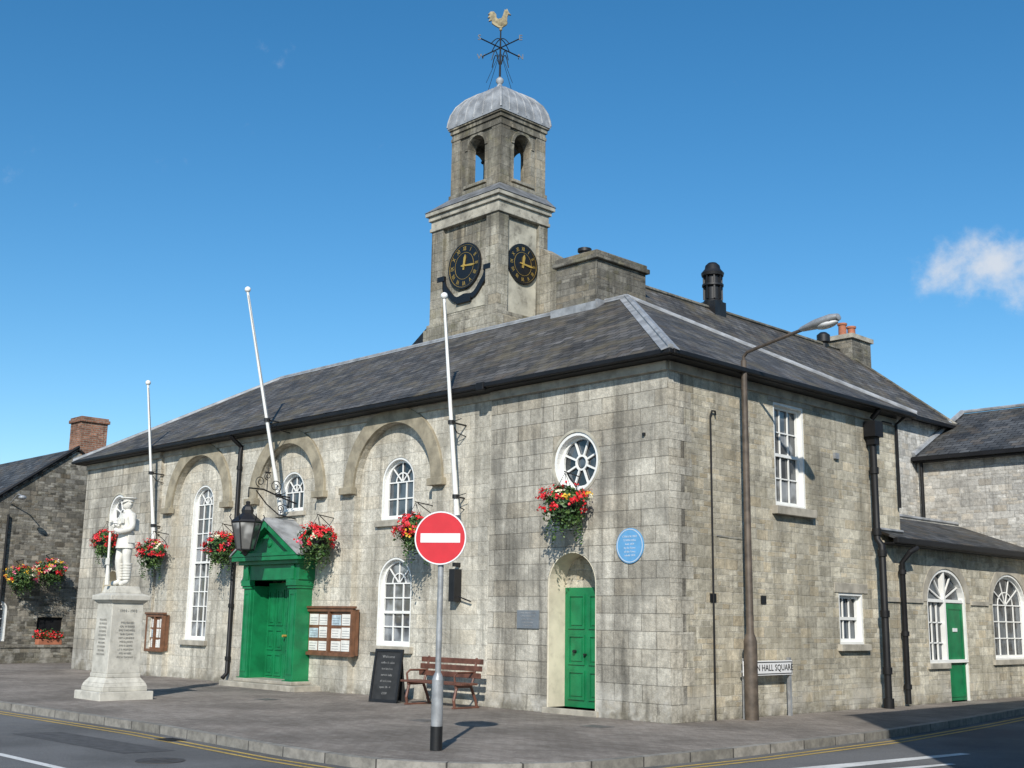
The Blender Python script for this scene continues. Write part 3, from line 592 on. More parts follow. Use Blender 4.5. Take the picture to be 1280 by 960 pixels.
for (u0,u1) in((9.12,11.02),(12.45,14.4)):
    c=(u0+u1)/2;a=(u1-u0)/2
    o=[(c+(a+.22)*math.cos(pi*i/18),2.2+(.97)*math.sin(pi*i/18)) for i in range(19)]; q=[(c+(a+.0)*math.cos(pi*i/18),2.2+.755*math.sin(pi*i/18)) for i in range(19)]
    b.prism(o+q[::-1],-.01,.012)
for (u0,u1) in((7.3,8.9),(11.26,12.2),(14.64,15.0)): b.box(u0,u1,2.16,2.26,-.01,.035)
b.done("annexe_trim",AN,SMOOTH,bevel=.006)
roof_obj("annexe_roof",AN,[[(.38,7.2,3.52),(.38,15.0,3.52),(-1.9,15.0,4.35),(-1.9,7.2,4.35)]],SLATE2)
b=MB(); b.box(.32,.44,7.2,15.0,3.38,3.5); b.box(.06,.34,7.2,15.0,3.36,3.40); b.done("annexe_gutter",AN,GUTTER,bevel=.015)
b=MB(); roll(b,(.02,7.22,3.66),(.02,8.2,3.66),.04); roll(b,(-1.9,8.15,4.37),(-1.9,15,4.37),.05); b.done("annexe_flashing",AN,LEAD)
b=MB(); b.box(-2.3,-1.8,8.16,15,3,4.33); b.done("annexe_back_wall",AN,RUBW)
# ================================================================= house behind right
HB=empty("stone_house",(2,17,0))
b=MB(MF(15.02)); b.plate(rect(-2.99,9,-.3,6.3),[rect(4,5,3.5,5)],-.4,0); b.done("wall",HB,RUBW)
b=MB(); b.box(8.6,9,15.43,20.6,-.3,6.3); b.done("end_wall",HB,RUBW)
roof_obj("roof",HB,[[(-3.0,14.75,6.3),(9.2,14.75,6.3),(9.2,18,7.95),(-3.0,18,7.95)],[(-3.0,18,7.95),(9.2,18,7.95),(9.2,21.2,6.3),(-3.0,21.2,6.3)]],SLATE2)
b=MB(); b.box(-2.98,9.2,14.66,14.78,6.18,6.28); b.box(-2.98,9.2,14.78,15.0,6.14,6.2); b.done("gutter",HB,GUTTER)
b=MB(); roll(b,(-2.95,14.75,6.33),(-2.95,18,7.98),.08); roll(b,(-2.95,18,7.98),(9.2,18,7.98),.05); b.done("lead_verge",HB,LEAD)
b=MB(); b.tube([(-2.8,14.9,6.2),(-2.8,14.9,4.0)],.05); b.done("drainpipe",HB,GUTTER)
wb=MB();gb=MB(); sash_window(wb,gb,MF(15.02),4,5,3.5,5,.15,2,2); wb.done("window_frame",HB,WHITE); gb.done("window_glass",HB,GLASS)
# ================================================================= corner building off to the right (casts the street shadow)
CB=empty("corner_shop_building",(14,0,0)); ch=9.2
b=MB(); b.box(9.75,20,-6.3,6,-.3,ch); b.done("walls",CB,RUB)
roof_obj("roof",CB,[[(9.6,-6.4,ch),(9.6,6.2,ch),(14.8,6.2,ch+2.2),(14.8,-6.4,ch+2.2)],[(14.8,-6.4,ch+2.2),(14.8,6.2,ch+2.2),(20.2,6.2,ch),(20.2,-6.4,ch)]],SLATE2)
b=MB(); b.add([(9.75,-6.28,ch),(20,-6.28,ch),(14.85,-6.28,ch+2.1)],[(0,1,2)],I4); b.add([(9.75,5.98,ch),(20,5.98,ch),(14.85,5.98,ch+2.1)],[(0,1,2)],I4); b.done("gables",CB,RUB)
MW=Matrix(((0,0,-1,9.75),(-1,0,0,0),(0,1,0,0),(0,0,0,1)))
wb=MB();gb=MB()
for u in(-4,-1,2,4):
    for v in(.9,3.8,6.6): wb.plate(rect(u,u+1,v,v+1.6),[rect(u+.08,u+.92,v+.08,v+1.52)],-.01,.04,MW); gb.box(u+.05,u+.95,v+.05,v+1.55,-.01,.015,MW); wb.box(u+.05,u+.95,v+.77,v+.83,.01,.035,MW)
wb.done("window_frames",CB,WHITE); gb.done("window_glass",CB,GLASS)
# ================================================================= cottage left
CO=empty("stone_cottage",(-31,2,0))
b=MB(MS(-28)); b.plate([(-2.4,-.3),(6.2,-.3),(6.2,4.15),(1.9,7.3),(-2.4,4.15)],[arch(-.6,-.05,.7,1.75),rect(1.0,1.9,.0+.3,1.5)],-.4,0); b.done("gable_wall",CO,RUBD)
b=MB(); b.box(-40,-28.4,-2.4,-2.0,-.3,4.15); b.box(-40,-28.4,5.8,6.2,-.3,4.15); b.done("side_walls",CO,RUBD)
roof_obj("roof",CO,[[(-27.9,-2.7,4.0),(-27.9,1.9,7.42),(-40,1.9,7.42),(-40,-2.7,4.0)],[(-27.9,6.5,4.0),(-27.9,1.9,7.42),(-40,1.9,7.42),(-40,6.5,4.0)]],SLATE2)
b=MB(); b.box(-28.9,-28.02,1.95,2.95,6.6,8.40); b.box(-28.96,-27.96,1.89,3.01,8.40,8.52); b.box(-28.92,-28.0,1.93,2.97,8.521,8.6); b.done("brick_chimney",CO,BRK,bevel=.01)
b=MB(); roll(b,(-27.9,-2.7,4.02),(-27.9,1.9,7.44),.05); b.box(-28.3,-28.1,1.0,1.9,.3,1.5); b.done("verge",CO,GUTTER)
wb=MB();gb=MB(); arched_window(wb,gb,MS(-28),-.6,-.05,.7,1.75,None,.12,2,3); wb.done("window_frame",CO,WHITE); gb.done("window_glass",CO,GLASS)
b=MB(); b.tube([(-27.95,-.3,5.3),(-27.4,-.3,5.55),(-27.1,-.3,5.5)],.02); b.sphere((-27.0,-.3,5.42),.13,sz=.6); b.done("wall_lamp",CO,GALV)
b=MB(); b.tube([(-27.9,-.35,4.9),(-27.9,-.35,.8)],.04); b.done("drainpipe",CO,GUTTER)
b=MB(); b.box(-27.6,-27.2,-3.5,6.0,-.1,.5); b.box(-27.64,-27.16,-3.5,6.0,.5,.6); o=b.done("low_stone_wall",None,RUBD,bevel=.02)
# ================================================================= hanging baskets
def basket(name,x,y,z,r=.42,seed=0,mix=(.86,.06,.05,.03),flat=1.0,wall=True,n=1300,wy=.1,ncl=60):
    rnd=random.Random(seed); e=empty(name,(x,y,z))
    b=MB()
    def lumpf(th,ph): return 1+.2*math.sin(3*th+seed)+.14*math.sin(5*ph+2*th+seed)
    for i in range(n):
        th=rnd.uniform(0,2*pi); ph=math.acos(rnd.uniform(-1,1)); k=rnd.uniform(.5,1.05)
        d=Vector((math.sin(ph)*math.cos(th),math.sin(ph)*math.sin(th),math.cos(ph)))
        lump=lumpf(th,ph)
        q=Vector((x+d.x*r*k*lump,y+d.y*r*k*lump*.85,z+d.z*r*(.75 if d.z>0 else 1.0)*k*flat-(.12 if d.z<-.2 else 0)*rnd.random()))
        s=rnd.uniform(.028,.062)
        nn=(d+Vector((rnd.uniform(-.7,.7),rnd.uniform(-.7,.7),rnd.uniform(-.5,.8)))).normalized(); a=nn.orthogonal().normalized(); a.rotate(Matrix.Rotation(rnd.uniform(0,6.28),3,nn)); c=nn.cross(a)
        b.mi=0 if rnd.random()<.65 else 1
        b.add([q-a*s,q+c*s*.5+nn*.012,q+a*s*1.1,q-c*s*.5+nn*.012],[(0,1,2,3)],I4)
    for i in range(ncl):
        th=rnd.uniform(0,2*pi); ph=math.acos(rnd.uniform(-.45,1)); d=Vector((math.sin(ph)*math.cos(th),math.sin(ph)*math.sin(th),math.cos(ph))); lump=lumpf(th,ph)
        C=Vector((x+d.x*r*1.06*lump,y+d.y*r*.95*lump,z+d.z*r*.84*flat)); w=rnd.random(); b.mi=2 if w<mix[0] else 3 if w<mix[0]+mix[1] else 4 if w<mix[0]+mix[1]+mix[2] else 5
        for j in range(rnd.randint(9,15)):
            q=C+Vector((rnd.gauss(0,.034),rnd.gauss(0,.034),rnd.gauss(0,.028))); s=rnd.uniform(.02,.034); nn=(d+Vector((rnd.uniform(-.6,.6),rnd.uniform(-.6,.6),rnd.uniform(-.4,.6)))).normalized(); a=nn.orthogonal().normalized(); a.rotate(Matrix.Rotation(rnd.uniform(0,6.28),3,nn)); c=nn.cross(a)
            b.add([q+a*s,q+c*s*.8+nn*.01,q-a*s*.9,q-c*s],[(0,1,2,3)],I4)
    for i in range(26):
        th=rnd.uniform(0,2*pi); q=Vector((x+math.cos(th)*r*.75,y+math.sin(th)*r*.6,z-.25*flat)); 
        for j in range(rnd.randint(4,10)):
            q=q+Vector((rnd.uniform(-.03,.03),rnd.uniform(-.03,.03),-.05)); s=rnd.uniform(.02,.04); a=Vector((rnd.uniform(-1,1),rnd.uniform(-1,1),rnd.uniform(-.6,.6))).normalized(); c=a.orthogonal().normalized(); b.mi=rnd.choice((0,0,1)); b.add([q-a*s,q+c*s*.6,q+a*s,q-c*s*.6],[(0,1,2,3)],I4)
    b.done("foliage_and_flowers",e,[LEAF,LEAF2,FRED,FPINK,FWHITE,FYEL],fixn=False)
    b=MB(); b.lathe([(.01,-.3),(.15,-.26),(.26,-.1),(.3,.02),(.28,.02)],(x,y,z),14)
    if wall:
        b.cyl((x,wy,z+.5),(x,y-.02,z+.56),.012,None,6); b.tube([(x,wy,z+.1),(x,wy-.1,z+.3),(x,y+.05,z+.54)],.01,6)
        for t in(0,2.1,4.2): b.cyl((x,y,z+.54),(x+.28*math.cos(t),y+.28*math.sin(t),z),.005,None,4)
    else:
        b.cyl((-28,y,z+.5),(x,y,z+.55),.015); b.cyl((x,y,z+.55),(x,y,z),.008)
    b.done("basket_and_bracket",e,BLACK)
for i,(x,y,z,r,wy) in enumerate(((-2.08,-.40,3.78,.41,0),(-6.35,-.38,3.48,.38,.24),(-9.85,-.38,3.40,.42,.1),(-14.0,-.38,3.38,.40,.1),(-17.6,-.38,3.34,.38,.1),(-20.45,-.38,3.74,.38,0))):
    basket("hanging_basket",x,y,z,r,i*3+1,wy=wy)
basket("hanging_basket",-27.4,.1,2.85,.52,31,(.25,.25,.2,.3),.8,wall=False); basket("hanging_basket",-27.4,1.1,3.1,.52,32,(.2,.25,.25,.3),.8,wall=False)
FT=empty("flower_trough",(-27.4,1.2,.6)); b=MB(); b.box(-27.55,-27.25,.8,1.6,.6,.78); b.done("trough",FT,POT,bevel=.01)
rnd=random.Random(5); b=MB()
for i in range(900):
    q=Vector((-27.4+rnd.gauss(0,.12),1.2+rnd.uniform(-.45,.45),.82+abs(rnd.gauss(0,.1)))); s=rnd.uniform(.02,.05); a=Vector((rnd.gauss(0,1),rnd.gauss(0,1),rnd.gauss(0,1))).normalized(); c=a.orthogonal().normalized(); b.mi=1 if rnd.random()<.4 else 0; b.add([q-a*s,q+c*s*.7,q+a*s,q-c*s*.7],[(0,1,2,3)])
b.done("flowers",FT,[LEAF,FRED],fixn=False)
# ================================================================= flagpoles
def pole(x,yb,zb,yt,zt):
    e=empty("flagpole",(x,yb,zb)); b=MB(); P=Vector((x,yb,zb));Q=Vector((x,yt,zt)); b.cyl(P,Q,.055,.032,10); b.sphere(Q+Vector((0,0,.05)),.075); b.cyl(P-(Q-P).normalized()*.02,P+(Q-P).normalized()*.15,.062); b.done("pole",e,WHITE,smooth=True)
    b=MB()
    for f in(.08,.42):
        q=P.lerp(Q,f); b.cyl((x,.1,q.z-.02),(x,q.y,q.z),.018); b.lathe([(.075,-.04),(.075,.04)],tuple(q),10); b.tube([(x-.0,.08,q.z-.25),(x,q.y*.5,q.z-.2),(x,q.y,q.z-.02)],.012,6); b.cyl((x,q.y,q.z),(x+.28,q.y+.02,q.z+.05),.008)
    b.cyl(P.lerp(Q,.2)+Vector((.07,0,0)),Q+Vector((.04,0,-.1)),.004,None,4)
    b.done("brackets",e,BLACK)
pole(-5.35,-.12,3.75,-.62,8.2); pole(-11.75,-.12,4.1,-1.42,9.4); pole(-18.1,-.1,3.75,-.62,8.05)
# ================================================================= lantern
x=-11.6; y=-1.15; up=.28; e=empty("wall_lantern",(x,y,3.4))
b=MB()
b.tube([(x,.2,4.35),(x,-.35,4.5),(x,-.75,4.62),(x,-1.15,4.62),(x,-1.15,4.4)],.02,8)
b.tube([(x,.2,3.98),(x,-.3,4.05),(x,-.65,4.28),(x,-.95,4.58)],.016,8)
def spiral(c,r0,turns,sg,st,n=26):
    return [(x,c[0]+sg*(r0*(1-k/n*.75))*math.cos(st+turns*2*pi*k/n),c[1]+(r0*(1-k/n*.75))*math.sin(st+turns*2*pi*k/n)) for k in range(n+1)]
for c,r,sg in(((-.42,4.72),.17,1),((-.85,4.80),.14,-1),((-.25,4.2),.10,1),((-.65,4.95),.10,-1)): b.tube(spiral(c,r,1.5,sg,-pi/2),.011,6)
b.tube([(x,-.65,4.6),(x,-.65,5.15)],.011,6); b.box(x-.01,x+.01,-.73,-.57,5.02,5.05)
c=(x,y,-.3+up); R8=6; G=1.12
def sc_(pr): return [(r*G,3.4+(z-3.4)*G+.12) for r,z in pr]
b.lathe(sc_([(.03,4.12),(.05,4.1),(.04,4.05),(.1,4.0),(.13,3.93),(.12,3.86),(.30,3.72),(.33,3.68),(.31,3.66)]),c,R8)
b.lathe(sc_([(.17,3.12),(.19,3.1),(.08,3.06),(.05,3.0),(.01,2.97)]),c,R8)
for k in range(6):
    t=2*pi*k/6; Z=lambda z:3.4+(z-3.4)*G+.12-.3+up
    b.cyl((x+.31*G*math.cos(t),y+.31*G*math.sin(t),Z(3.67)),(x+.18*G*math.cos(t),y+.18*G*math.sin(t),Z(3.11)),.016,None,5)
    b.tube([(x+.31*G*math.cos(t),y+.31*G*math.sin(t),Z(3.7)),(x+.36*G*math.cos(t),y+.36*G*math.sin(t),Z(3.78)),(x+.33*G*math.cos(t),y+.33*G*math.sin(t),Z(3.84))],.012,5)
b.done("lantern_ironwork",e,BLACK)
b=MB(); b.lathe(sc_([(.17,3.12),(.30,3.67)]),c,6); b.done("lantern_glass",e,glassm("lantern_glass",(.12,.12,.115)))
# ================================================================= notice boards
def board(u0,u1,v0,v1,y):
    e=empty("notice_board",((u0+u1)/2,y,v0)); M=MF(y); b=MB(M); b.plate(rect(u0,u1,v0,v1),[rect(u0+.07,(u0+u1)/2-.03,v0+.07,v1-.07),rect((u0+u1)/2+.03,u1-.07,v0+.07,v1-.07)],0,.09); b.box(u0+.02,u1-.02,v0+.02,v1-.02,-.12,.03); b.box(u0-.04,u1+.04,v1,v1+.05,0,.12); b.done("frame",e,WOODF,bevel=.006)
    r=random.Random(int(u0*10)); b=MB(M)
    for s in(0,1):
        a0=u0+.09 if s==0 else (u0+u1)/2+.05; a1=(u0+u1)/2-.05 if s==0 else u1-.09; w=(a1-a0)
        for i in range(2):
            for j in range(3):
                b.mi=0 if r.random()<.8 else 1; q0=a0+w*(i/2)+.015; h=(v1-v0-.2)/3; q1=v0+.1+h*j; b.box(q0,q0+w/2-.03*r.uniform(.5,1.5),q1+.01,q1+h*r.uniform(.75,.95),.031,.034+.002*((i+j)%2))
                b.mi=2
                for t in range(3): b.box(q0+.03,q0+w/2-.07-.05*r.random(),q1+.05+h*.2*t,q1+.058+h*.2*t,.036,.038)
    b.done("notices",e,[PAPER,PAPER2,SLATEP])
board(-10.65,-8.85,.80,1.85,.06); board(-18.35,-17.4,.66,1.66,.075)
e=empty("blue_plaque",(-.86,0,2.97)); b=MB(MF(0)); b.prism(circ(-.86,2.97,.31,40),-.005,.025); b.done("disc",e,BLUE)
b=MB(MF(0)); b.plate(circ(-.86,2.97,.295,40),[circ(-.86,2.97,.28,40)],.02,.029); 
for k,t in enumerate(("CYNGOR TREF","TOWN HALL","built 1829","by the Estate","of this Town","rebuilt 1870")): b.text(t,.05,MF(-.027,-.86,3.13-k*.066))
b.done("lettering",e,paint("plaque_lettering",(.5,.58,.66),.5,.05,5,bump=0))
e=empty("wall_plaque",(-3.37,0,1.67)); b=MB(MF(0)); b.box(-3.66,-3.08,1.50,1.84,-.005,.03); b.done("slab",e,SLATEP,bevel=.004)
b=MB()
for k in range(5): b.text("TOWN TWINNED WITH"[:17-k*2],.04,MF(-.032,-3.37,1.79-k*.06))
b.done("lettering",e,GALV)
# ================================================================= street lamp
SLm=empty("street_lamp",(.32,1.87,0)); b=MB()
b.lathe([(.12,0),(.12,1.35),(.10,1.42),(.068,1.5),(.055,6.45)],(.32,1.87,0),14)
b.box(.235,.25,1.8,1.94,.5,1.1)
b.tube([(.32,1.87,6.4),(.32,1.87,6.52),(.40,1.87,6.60),(1.0,1.87,6.72),(1.75,1.87,6.86)],.032,8)
b.done("column_and_arm",SLm,LAMPM,smooth=True)
M=Matrix.Translation((1.58,1.87,6.84))@Matrix.Rotation(-.14,4,'Y'); b=MB(M)
b.lathe([(.04,-.05),(.07,0),(.10,.14),(.135,.30),(.14,.6),(.09,.74),(.01,.76)],(0,0,0),16,M=M@Matrix.Rotation(pi/2,4,'Y')@Matrix.Scale(.65,4,(1,0,0)))
b.done("luminaire",SLm,GALV,smooth=True)
b=MB(); b.sphere((.50,0,-.07),.115,sx=1.9,sz=.6,M=M); b.done("lamp_bowl",SLm,glassm("lamp_bowl",(.4,.4,.38)),smooth=True)
# ================================================================= no entry sign
NE=empty("no_entry_sign",(.76,-5.81,0)); x,y=.76,-5.81
b=MB(); b.cyl((x,y,.95),(x,y,3.02),.038,None,14); b.cyl((x,y,.30),(x,y,.88),.075,None,16); b.lathe([(.075,.88),(.06,.93),(.04,.97)],(x,y,0),16); b.done("post",NE,GALV,smooth=True)
b=MB(); b.cyl((x,y,-.02),(x,y,.30),.079,None,16); b.done("post_base_band",NE,BLACK,smooth=True)
d=Vector((.56,-.83,0)).normalized(); uu=Vector((0,0,1)).cross(d)
MN=Matrix(((uu.x,0,d.x,x+d.x*.06),(uu.y,0,d.y,y+d.y*.06),(0,1,0,2.70),(0,0,0,1)))
b=MB(MN); b.prism(circ(0,0,.355,48),0,.006); b.box(-.1,.1,-.2,-.16,-.04,-.001); b.box(-.1,.1,.16,.2,-.04,-.001); b.done("plate_back",NE,GALV)
b=MB(MN); b.mi=0; b.prism(circ(0,0,.345,48),.006,.009); b.mi=1; b.box(-.27,.27,-.06,.06,.009,.012); b.plate(circ(0,0,.35,48),[circ(0,0,.334,48)],.006,.0115); b.done("sign_face",NE,[RED,SIGNW])
# ================================================================= street name sign
e=empty("street_name_sign",(.14,2.7,0)); b=MB(MS(.16)); b.box(1.85,3.42,.74,1.0,0,.02); b.done("plate",e,SIGNW,bevel=.004)
b=MB(MS(.182)); b.plate(rect(1.87,3.40,.76,.98),[rect(1.885,3.385,.775,.965)],0,.002); b.text("TOWN HALL SQUARE",.16,MS(.184,2.64,.87)); b.done("lettering",e,BLACK)
b=MB(); 
for yy in(1.95,3.38): b.box(.10,.16,yy-.03,yy+.03,-.02,1.05)
b.box(.12,.159,1.85,3.45,.80,.84); b.done("posts",e,GALV)
# ================================================================= bench
BE=empty("park_bench",(-5.15,-.6,0)); b=MB(); u0,u1=-6.0,-4.2
for yy in(-.88,-.77,-.66,-.55): b.box(u0,u1,yy-.045,yy+.045,.43,.47)
for zz,yy in((.60,-.44),(.73,-.41),(.86,-.38)): b.box(u0,u1,yy-.015,yy+.015,zz-.05,zz+.05)
b.done("slats",BE,WOOD,bevel=.008); b=MB()
for x in(u0+.2,u1-.2):
    b.box(x-.03,x+.03,-.90,-.50,.38,.428); b.tube([(x,-.86,.40),(x,-.93,.15),(x,-.9,.0)],.03,6); b.tube([(x,-.5,.40),(x,-.38,.15),(x,-.33,.0)],.03,6); b.tube([(x,-.5,.40),(x,-.42,.6),(x,-.36,.93)],.025,6)
    b.tube([(x,-.9,.44),(x,-.93,.6),(x,-.85,.66),(x,-.42,.66)],.022,6); b.box(x-.035,x+.035,-.95,-.3,.0,.03)
b.done("frame",BE,WOOD,bevel=.006)
CBd=empty("chalkboard_sign",(-6.45,-.9,0)); M=Matrix.Translation((-6.5,-.95,0))@Matrix.Rotation(math.radians(12),4,'Z')
MA=M@Matrix.Rotation(math.radians(-9),4,'X')@MF(0); MBk=M@Matrix.Translation((0,.32,0))@Matrix.Rotation(math.radians(9),4,'X')@MF(0)
b=MB(MA); b.box(-.33,.33,.03,1.02,-.02,.0); b.box(-.33,.33,.03,1.0,0,.015,MBk); b.done("panels",CBd,CHALK)
b=MB(MA); b.plate(rect(-.36,.36,0,1.05),[rect(-.31,.31,.06,1.0)],-.022,.018); b.done("frame",CBd,BLACK)
b=MB()
for k,t in enumerate(("Welcome","coffee & cakes","hot lunches","served daily","all welcome","open 10 - 4","£2.50")): b.text(t,.08 if k==0 else .06,MA@Matrix.Translation((0,.9-k*.12,.002)),ext=.001)
b.done("chalk_lettering",CBd,paint("chalk",(.22,.22,.215),.9,.3,9,bump=0))
# ================================================================= soldier statue
ST=empty("soldier_statue",(-10.15,-4.85,0)); sx,sy=-10.15,-4.85
T=Matrix.Translation((sx,sy,0)); b=MB(T)
def sq(h,z0,z1,h2=None): 
    h2=h if h2 is None else h2; vs=[(-h,-h,z0),(h,-h,z0),(h,h,z0),(-h,h,z0),(-h2,-h2,z1),(h2,-h2,z1),(h2,h2,z1),(-h2,h2,z1)]; b.add(vs,[(3,2,1,0),(4,5,6,7),(0,1,5,4),(1,2,6,5),(2,3,7,6),(3,0,4,7)])
sq(.56,-.05,.16); sq(.47,.16,.24); sq(.47,.24,.32,.44); sq(.44,.32,.42,.36); sq(.36,.42,.50); sq(.345,.50,1.86,.33); sq(.34,1.86,1.92,.40); sq(.42,1.92,2.02); sq(.40,2.02,2.06,.30); sq(.29,2.06,2.20,.25)
b.done("plinth",ST,PLINTH,bevel=.012)
b=MB()
names="PTE J DAVIES\nCPL W EVANS\nPTE T HOWELL\nGNR E JAMES\nSGT A JENKINS\nPTE D JOHN\nPTE G LEWIS\nLT R MORGAN\nPTE W REES\nPTE H THOMAS"
b.text("1914 - 1918",.075,MS(sx+.346,sy,1.72)); b.text(names,.05,MS(sx+.347,sy,1.15),space=1.5); b.text(names,.05,MF(sy-.347,sx,1.2),space=1.5); b.done("inscription",ST,paint("cut_lettering",(.28,.27,.24),.8,.1,9,bump=0))
def skinfig(name,parent,nodes,edges,root,mat,off,sub=2):
    me=bpy.data.meshes.new(name); me.from_pydata([Vector(n[0])+off for n in nodes],edges,[]); o=bpy.data.objects.new(name,me); me.materials.append(mat)
    attach(o,parent)
    md=o.modifiers.new("skin","SKIN"); md.use_smooth_shade=True
    if not me.skin_vertices: 
        bm=bmesh.new(); bm.from_mesh(me); bm.verts.layers.skin.verify(); bm.to_mesh(me); bm.free()
    for i,n in enumerate(nodes):
        r=n[1]; r=(r,r) if not isinstance(r,tuple) else r; sv=me.skin_vertices[0].data[i]; sv.radius=r; sv.use_root=(i==root)
    md=o.modifiers.new("sub","SUBSURF"); md.levels=sub; md.render_levels=sub; return o
nodes=[((0,0,.96),(.175,.135)),((0,.0,1.12),(.165,.125)),((0,0,1.30),(.195,.145)),((0,.01,1.42),(.16,.12)),((0,0,1.51),.068),((0,-.015,1.57),.07),
((.10,0,.88),.12),((.115,-.01,.50),.085),((.12,.02,.30),.08),((.12,.03,.09),.06),((.14,-.15,.035),.05),
((-.10,0,.88),.12),((-.12,-.06,.50),.085),((-.125,-.02,.30),.08),((-.125,.0,.09),.06),((-.15,-.18,.035),.05),
((.20,.0,1.41),.085),((.27,-.01,1.14),.07),((.14,-.22,1.08),.058),((.05,-.30,1.14),.04),
((-.20,.0,1.41),.085),((-.27,-.02,1.16),.07),((-.13,-.22,1.18),.058),((-.04,-.30,1.24),.04)]
edges=[(0,1),(1,2),(2,3),(3,4),(4,5),(0,6),(6,7),(7,8),(8,9),(9,10),(0,11),(11,12),(12,13),(13,14),(14,15),(3,16),(16,17),(17,18),(18,19),(3,20),(20,21),(21,22),(22,23)]
MST=Matrix.Translation((sx,sy,2.20))
skinfig("soldier_body",ST,nodes,edges,0,WHITEST,Vector((sx,sy,2.20)))
b=MB(MST)
b.sphere((0,-.015,1.66),.105,16,12,.82,1.0,1.18); b.sphere((0,-.075,1.61),.052,10,8,.9,.8,1)
b.tube([(0,-.112,1.675),(0,-.135,1.645),(0,-.118,1.63)],[.012,.018,.012],6)
for s in(-1,1): b.sphere((s*.088,.0,1.655),.025,8,6,.5,1,1.3); b.sphere((s*.033,-.107,1.675),.014,8,6)
b.box(-.03,.03,-.120,-.10,1.597,1.606)
b.lathe([(.10,1.70),(.105,1.73),(.105,1.745),(.155,1.775),(.15,1.79),(.01,1.80)],(0,0,0),18,sx=.95,sy=1.08)
pk=[(.09*math.cos(pi+pi*i/12),-.06+.11*math.sin(pi+pi*i/12)) for i in range(13)]; b.add([(p[0],p[1],1.715+ (p[1]+.06)*.4) for p in pk]+[(p[0],p[1],1.727+(p[1]+.06)*.4) for p in pk],[tuple(range(13)),tuple(range(13,26))[::-1]]+[(i,i+1,14+i,13+i) for i in range(12)])
b.lathe([(.175,1.06),(.185,1.0),(.21,.86),(.225,.76),(.21,.765),(.16,.95)],(0,.0,0),20,sx=1.02,sy=.80)
b.lathe([(.182,1.035),(.192,1.04),(.192,1.085),(.18,1.09)],(0,0,0),20,sx=1.0,sy=.80)
b.lathe([(.085,1.47),(.095,1.50),(.078,1.53)],(0,-.005,0),14)
for s in(-1,1):
    b.box(s*.10-.035,s*.10+.035,-.20,-.12,1.05,1.16); b.box(s*.09-.035,s*.09+.035,-.165,-.125,1.26,1.36)
    for k in range(6): z=.14+.055*k; cx_=.12*s if s>0 else -.125; b.lathe([(.076+.003*k,z),(.084+.003*k,z+.02),(.080+.003*k,z+.045)],(cx_,.015-(0 if s>0 else .03*k/6),0),12)
b.tube([(.0,-.33,.02),(.0,-.335,.28),(.0,-.34,.42)],[.05,.04,.025],8); b.tube([(.0,-.34,.40),(.0,-.35,1.05)],.024,8); b.tube([(.0,-.35,1.0),(.0,-.355,1.32)],.013,8); b.box(-.04,.04,-.38,-.33,.42,.55)
for h,z,s in((0,1.14,1),(1,1.24,-1)):
    for k in range(4):
        zz=z-.045+.024*k; b.tube([(s*.05,-.31,zz),(s*.04,-.36,zz+.003),(s*.005,-.385,zz+.005),(-s*.03,-.37,zz)],[.012,.012,.011,.009],6)
    b.tube([(s*.04,-.29,z+.04),(s*.01,-.31,z+.06),(-s*.02,-.335,z+.055)],[.014,.013,.01],6)
b.done("uniform_and_rifle",ST,WHITEST,smooth=True)
b=MB(MST); b.tube([(.16,.0,1.46),(.0,-.16,1.25),(-.18,-.02,1.06)],.022,6); b.box(-.10,.10,.12,.22,1.12,1.36); b.box(.16,.23,-.06,.09,.86,1.02); b.done("webbing",ST,WHITEST,bevel=.03)
# ================================================================= GROUND
def flat(name,poly,z,mat,parent=None):
    me=bpy.data.meshes.new(name); me.from_pydata([(p[0],p[1],z) for p in poly],[],[tuple(range(len(poly)))]); me.materials.append(mat); o=bpy.data.objects.new(name,me); return attach(o,parent)
flat("ground",[(-500,-500),(500,-500),(500,500),(-500,500)],-.128,EARTH)
flat("road",[(-120,-60),(60,-60),(60,80),(-120,80)],-.12,ASPH)
path=[(-70,-7.05),(-10.2,-7.05),(-4.5,-6.95),(-.6,-7.15)]
for i in range(1,11):
    t=-pi/2+ (pi/2)*i/10*1.0; path.append((.3+2.55*math.cos(t),-4.6-.0+2.55*math.sin(t)))
path+=[(2.95,-2.2),(2.85,1.7),(2.4,5.8),(1.85,9.7),(1.3,14.0),(1.2,60)]
def offs(path,d):
    out=[]
    for i,p in enumerate(path):
        a=Vector(path[max(i-1,0)]);c=Vector(path[min(i+1,len(path)-1)]); t=(c-a).normalized(); out.append((p[0]+t.y*d,p[1]-t.x*d))
    return out
inn=offs(path,-.14)
def ribbon(name,p0,p1,z0,z1,mat,parent=None,solid=False):
    vs=[];fs=[];uv=[]; n=len(p0)
    L_=[0]
    for i in range(1,n): L_.append(L_[-1]+(Vector(p0[i])-Vector(p0[i-1])).length)
    for a in p0: vs.append((a[0],a[1],z1))
    for a in p1: vs.append((a[0],a[1],z1))
    for i in range(n-1): fs.append((i,i+1,n+i+1,n+i)); uv.append([(L_[i],1),(L_[i+1],1),(L_[i+1],1.1),(L_[i],1.1)])
    if solid:
        for a in p0: vs.append((a[0],a[1],z0))
        for i in range(n-1): fs.append((2*n+i,2*n+i+1,i+1,i)); uv.append([(L_[i],1),(L_[i+1],1),(L_[i+1],1.1),(L_[i],1.1)])
    me=bpy.data.meshes.new(name); me.from_pydata(vs,[],fs); me.materials.append(mat); ul=me.uv_layers.new(name="UVMap"); k=0
    for u in uv:
        for q in u: ul.data[k].uv=q; k+=1
    bm=bmesh.new(); bm.from_mesh(me); bmesh.ops.recalc_face_normals(bm,faces=bm.faces); bm.to_mesh(me); bm.free()
    o=bpy.data.objects.new(name,me); return attach(o,parent)
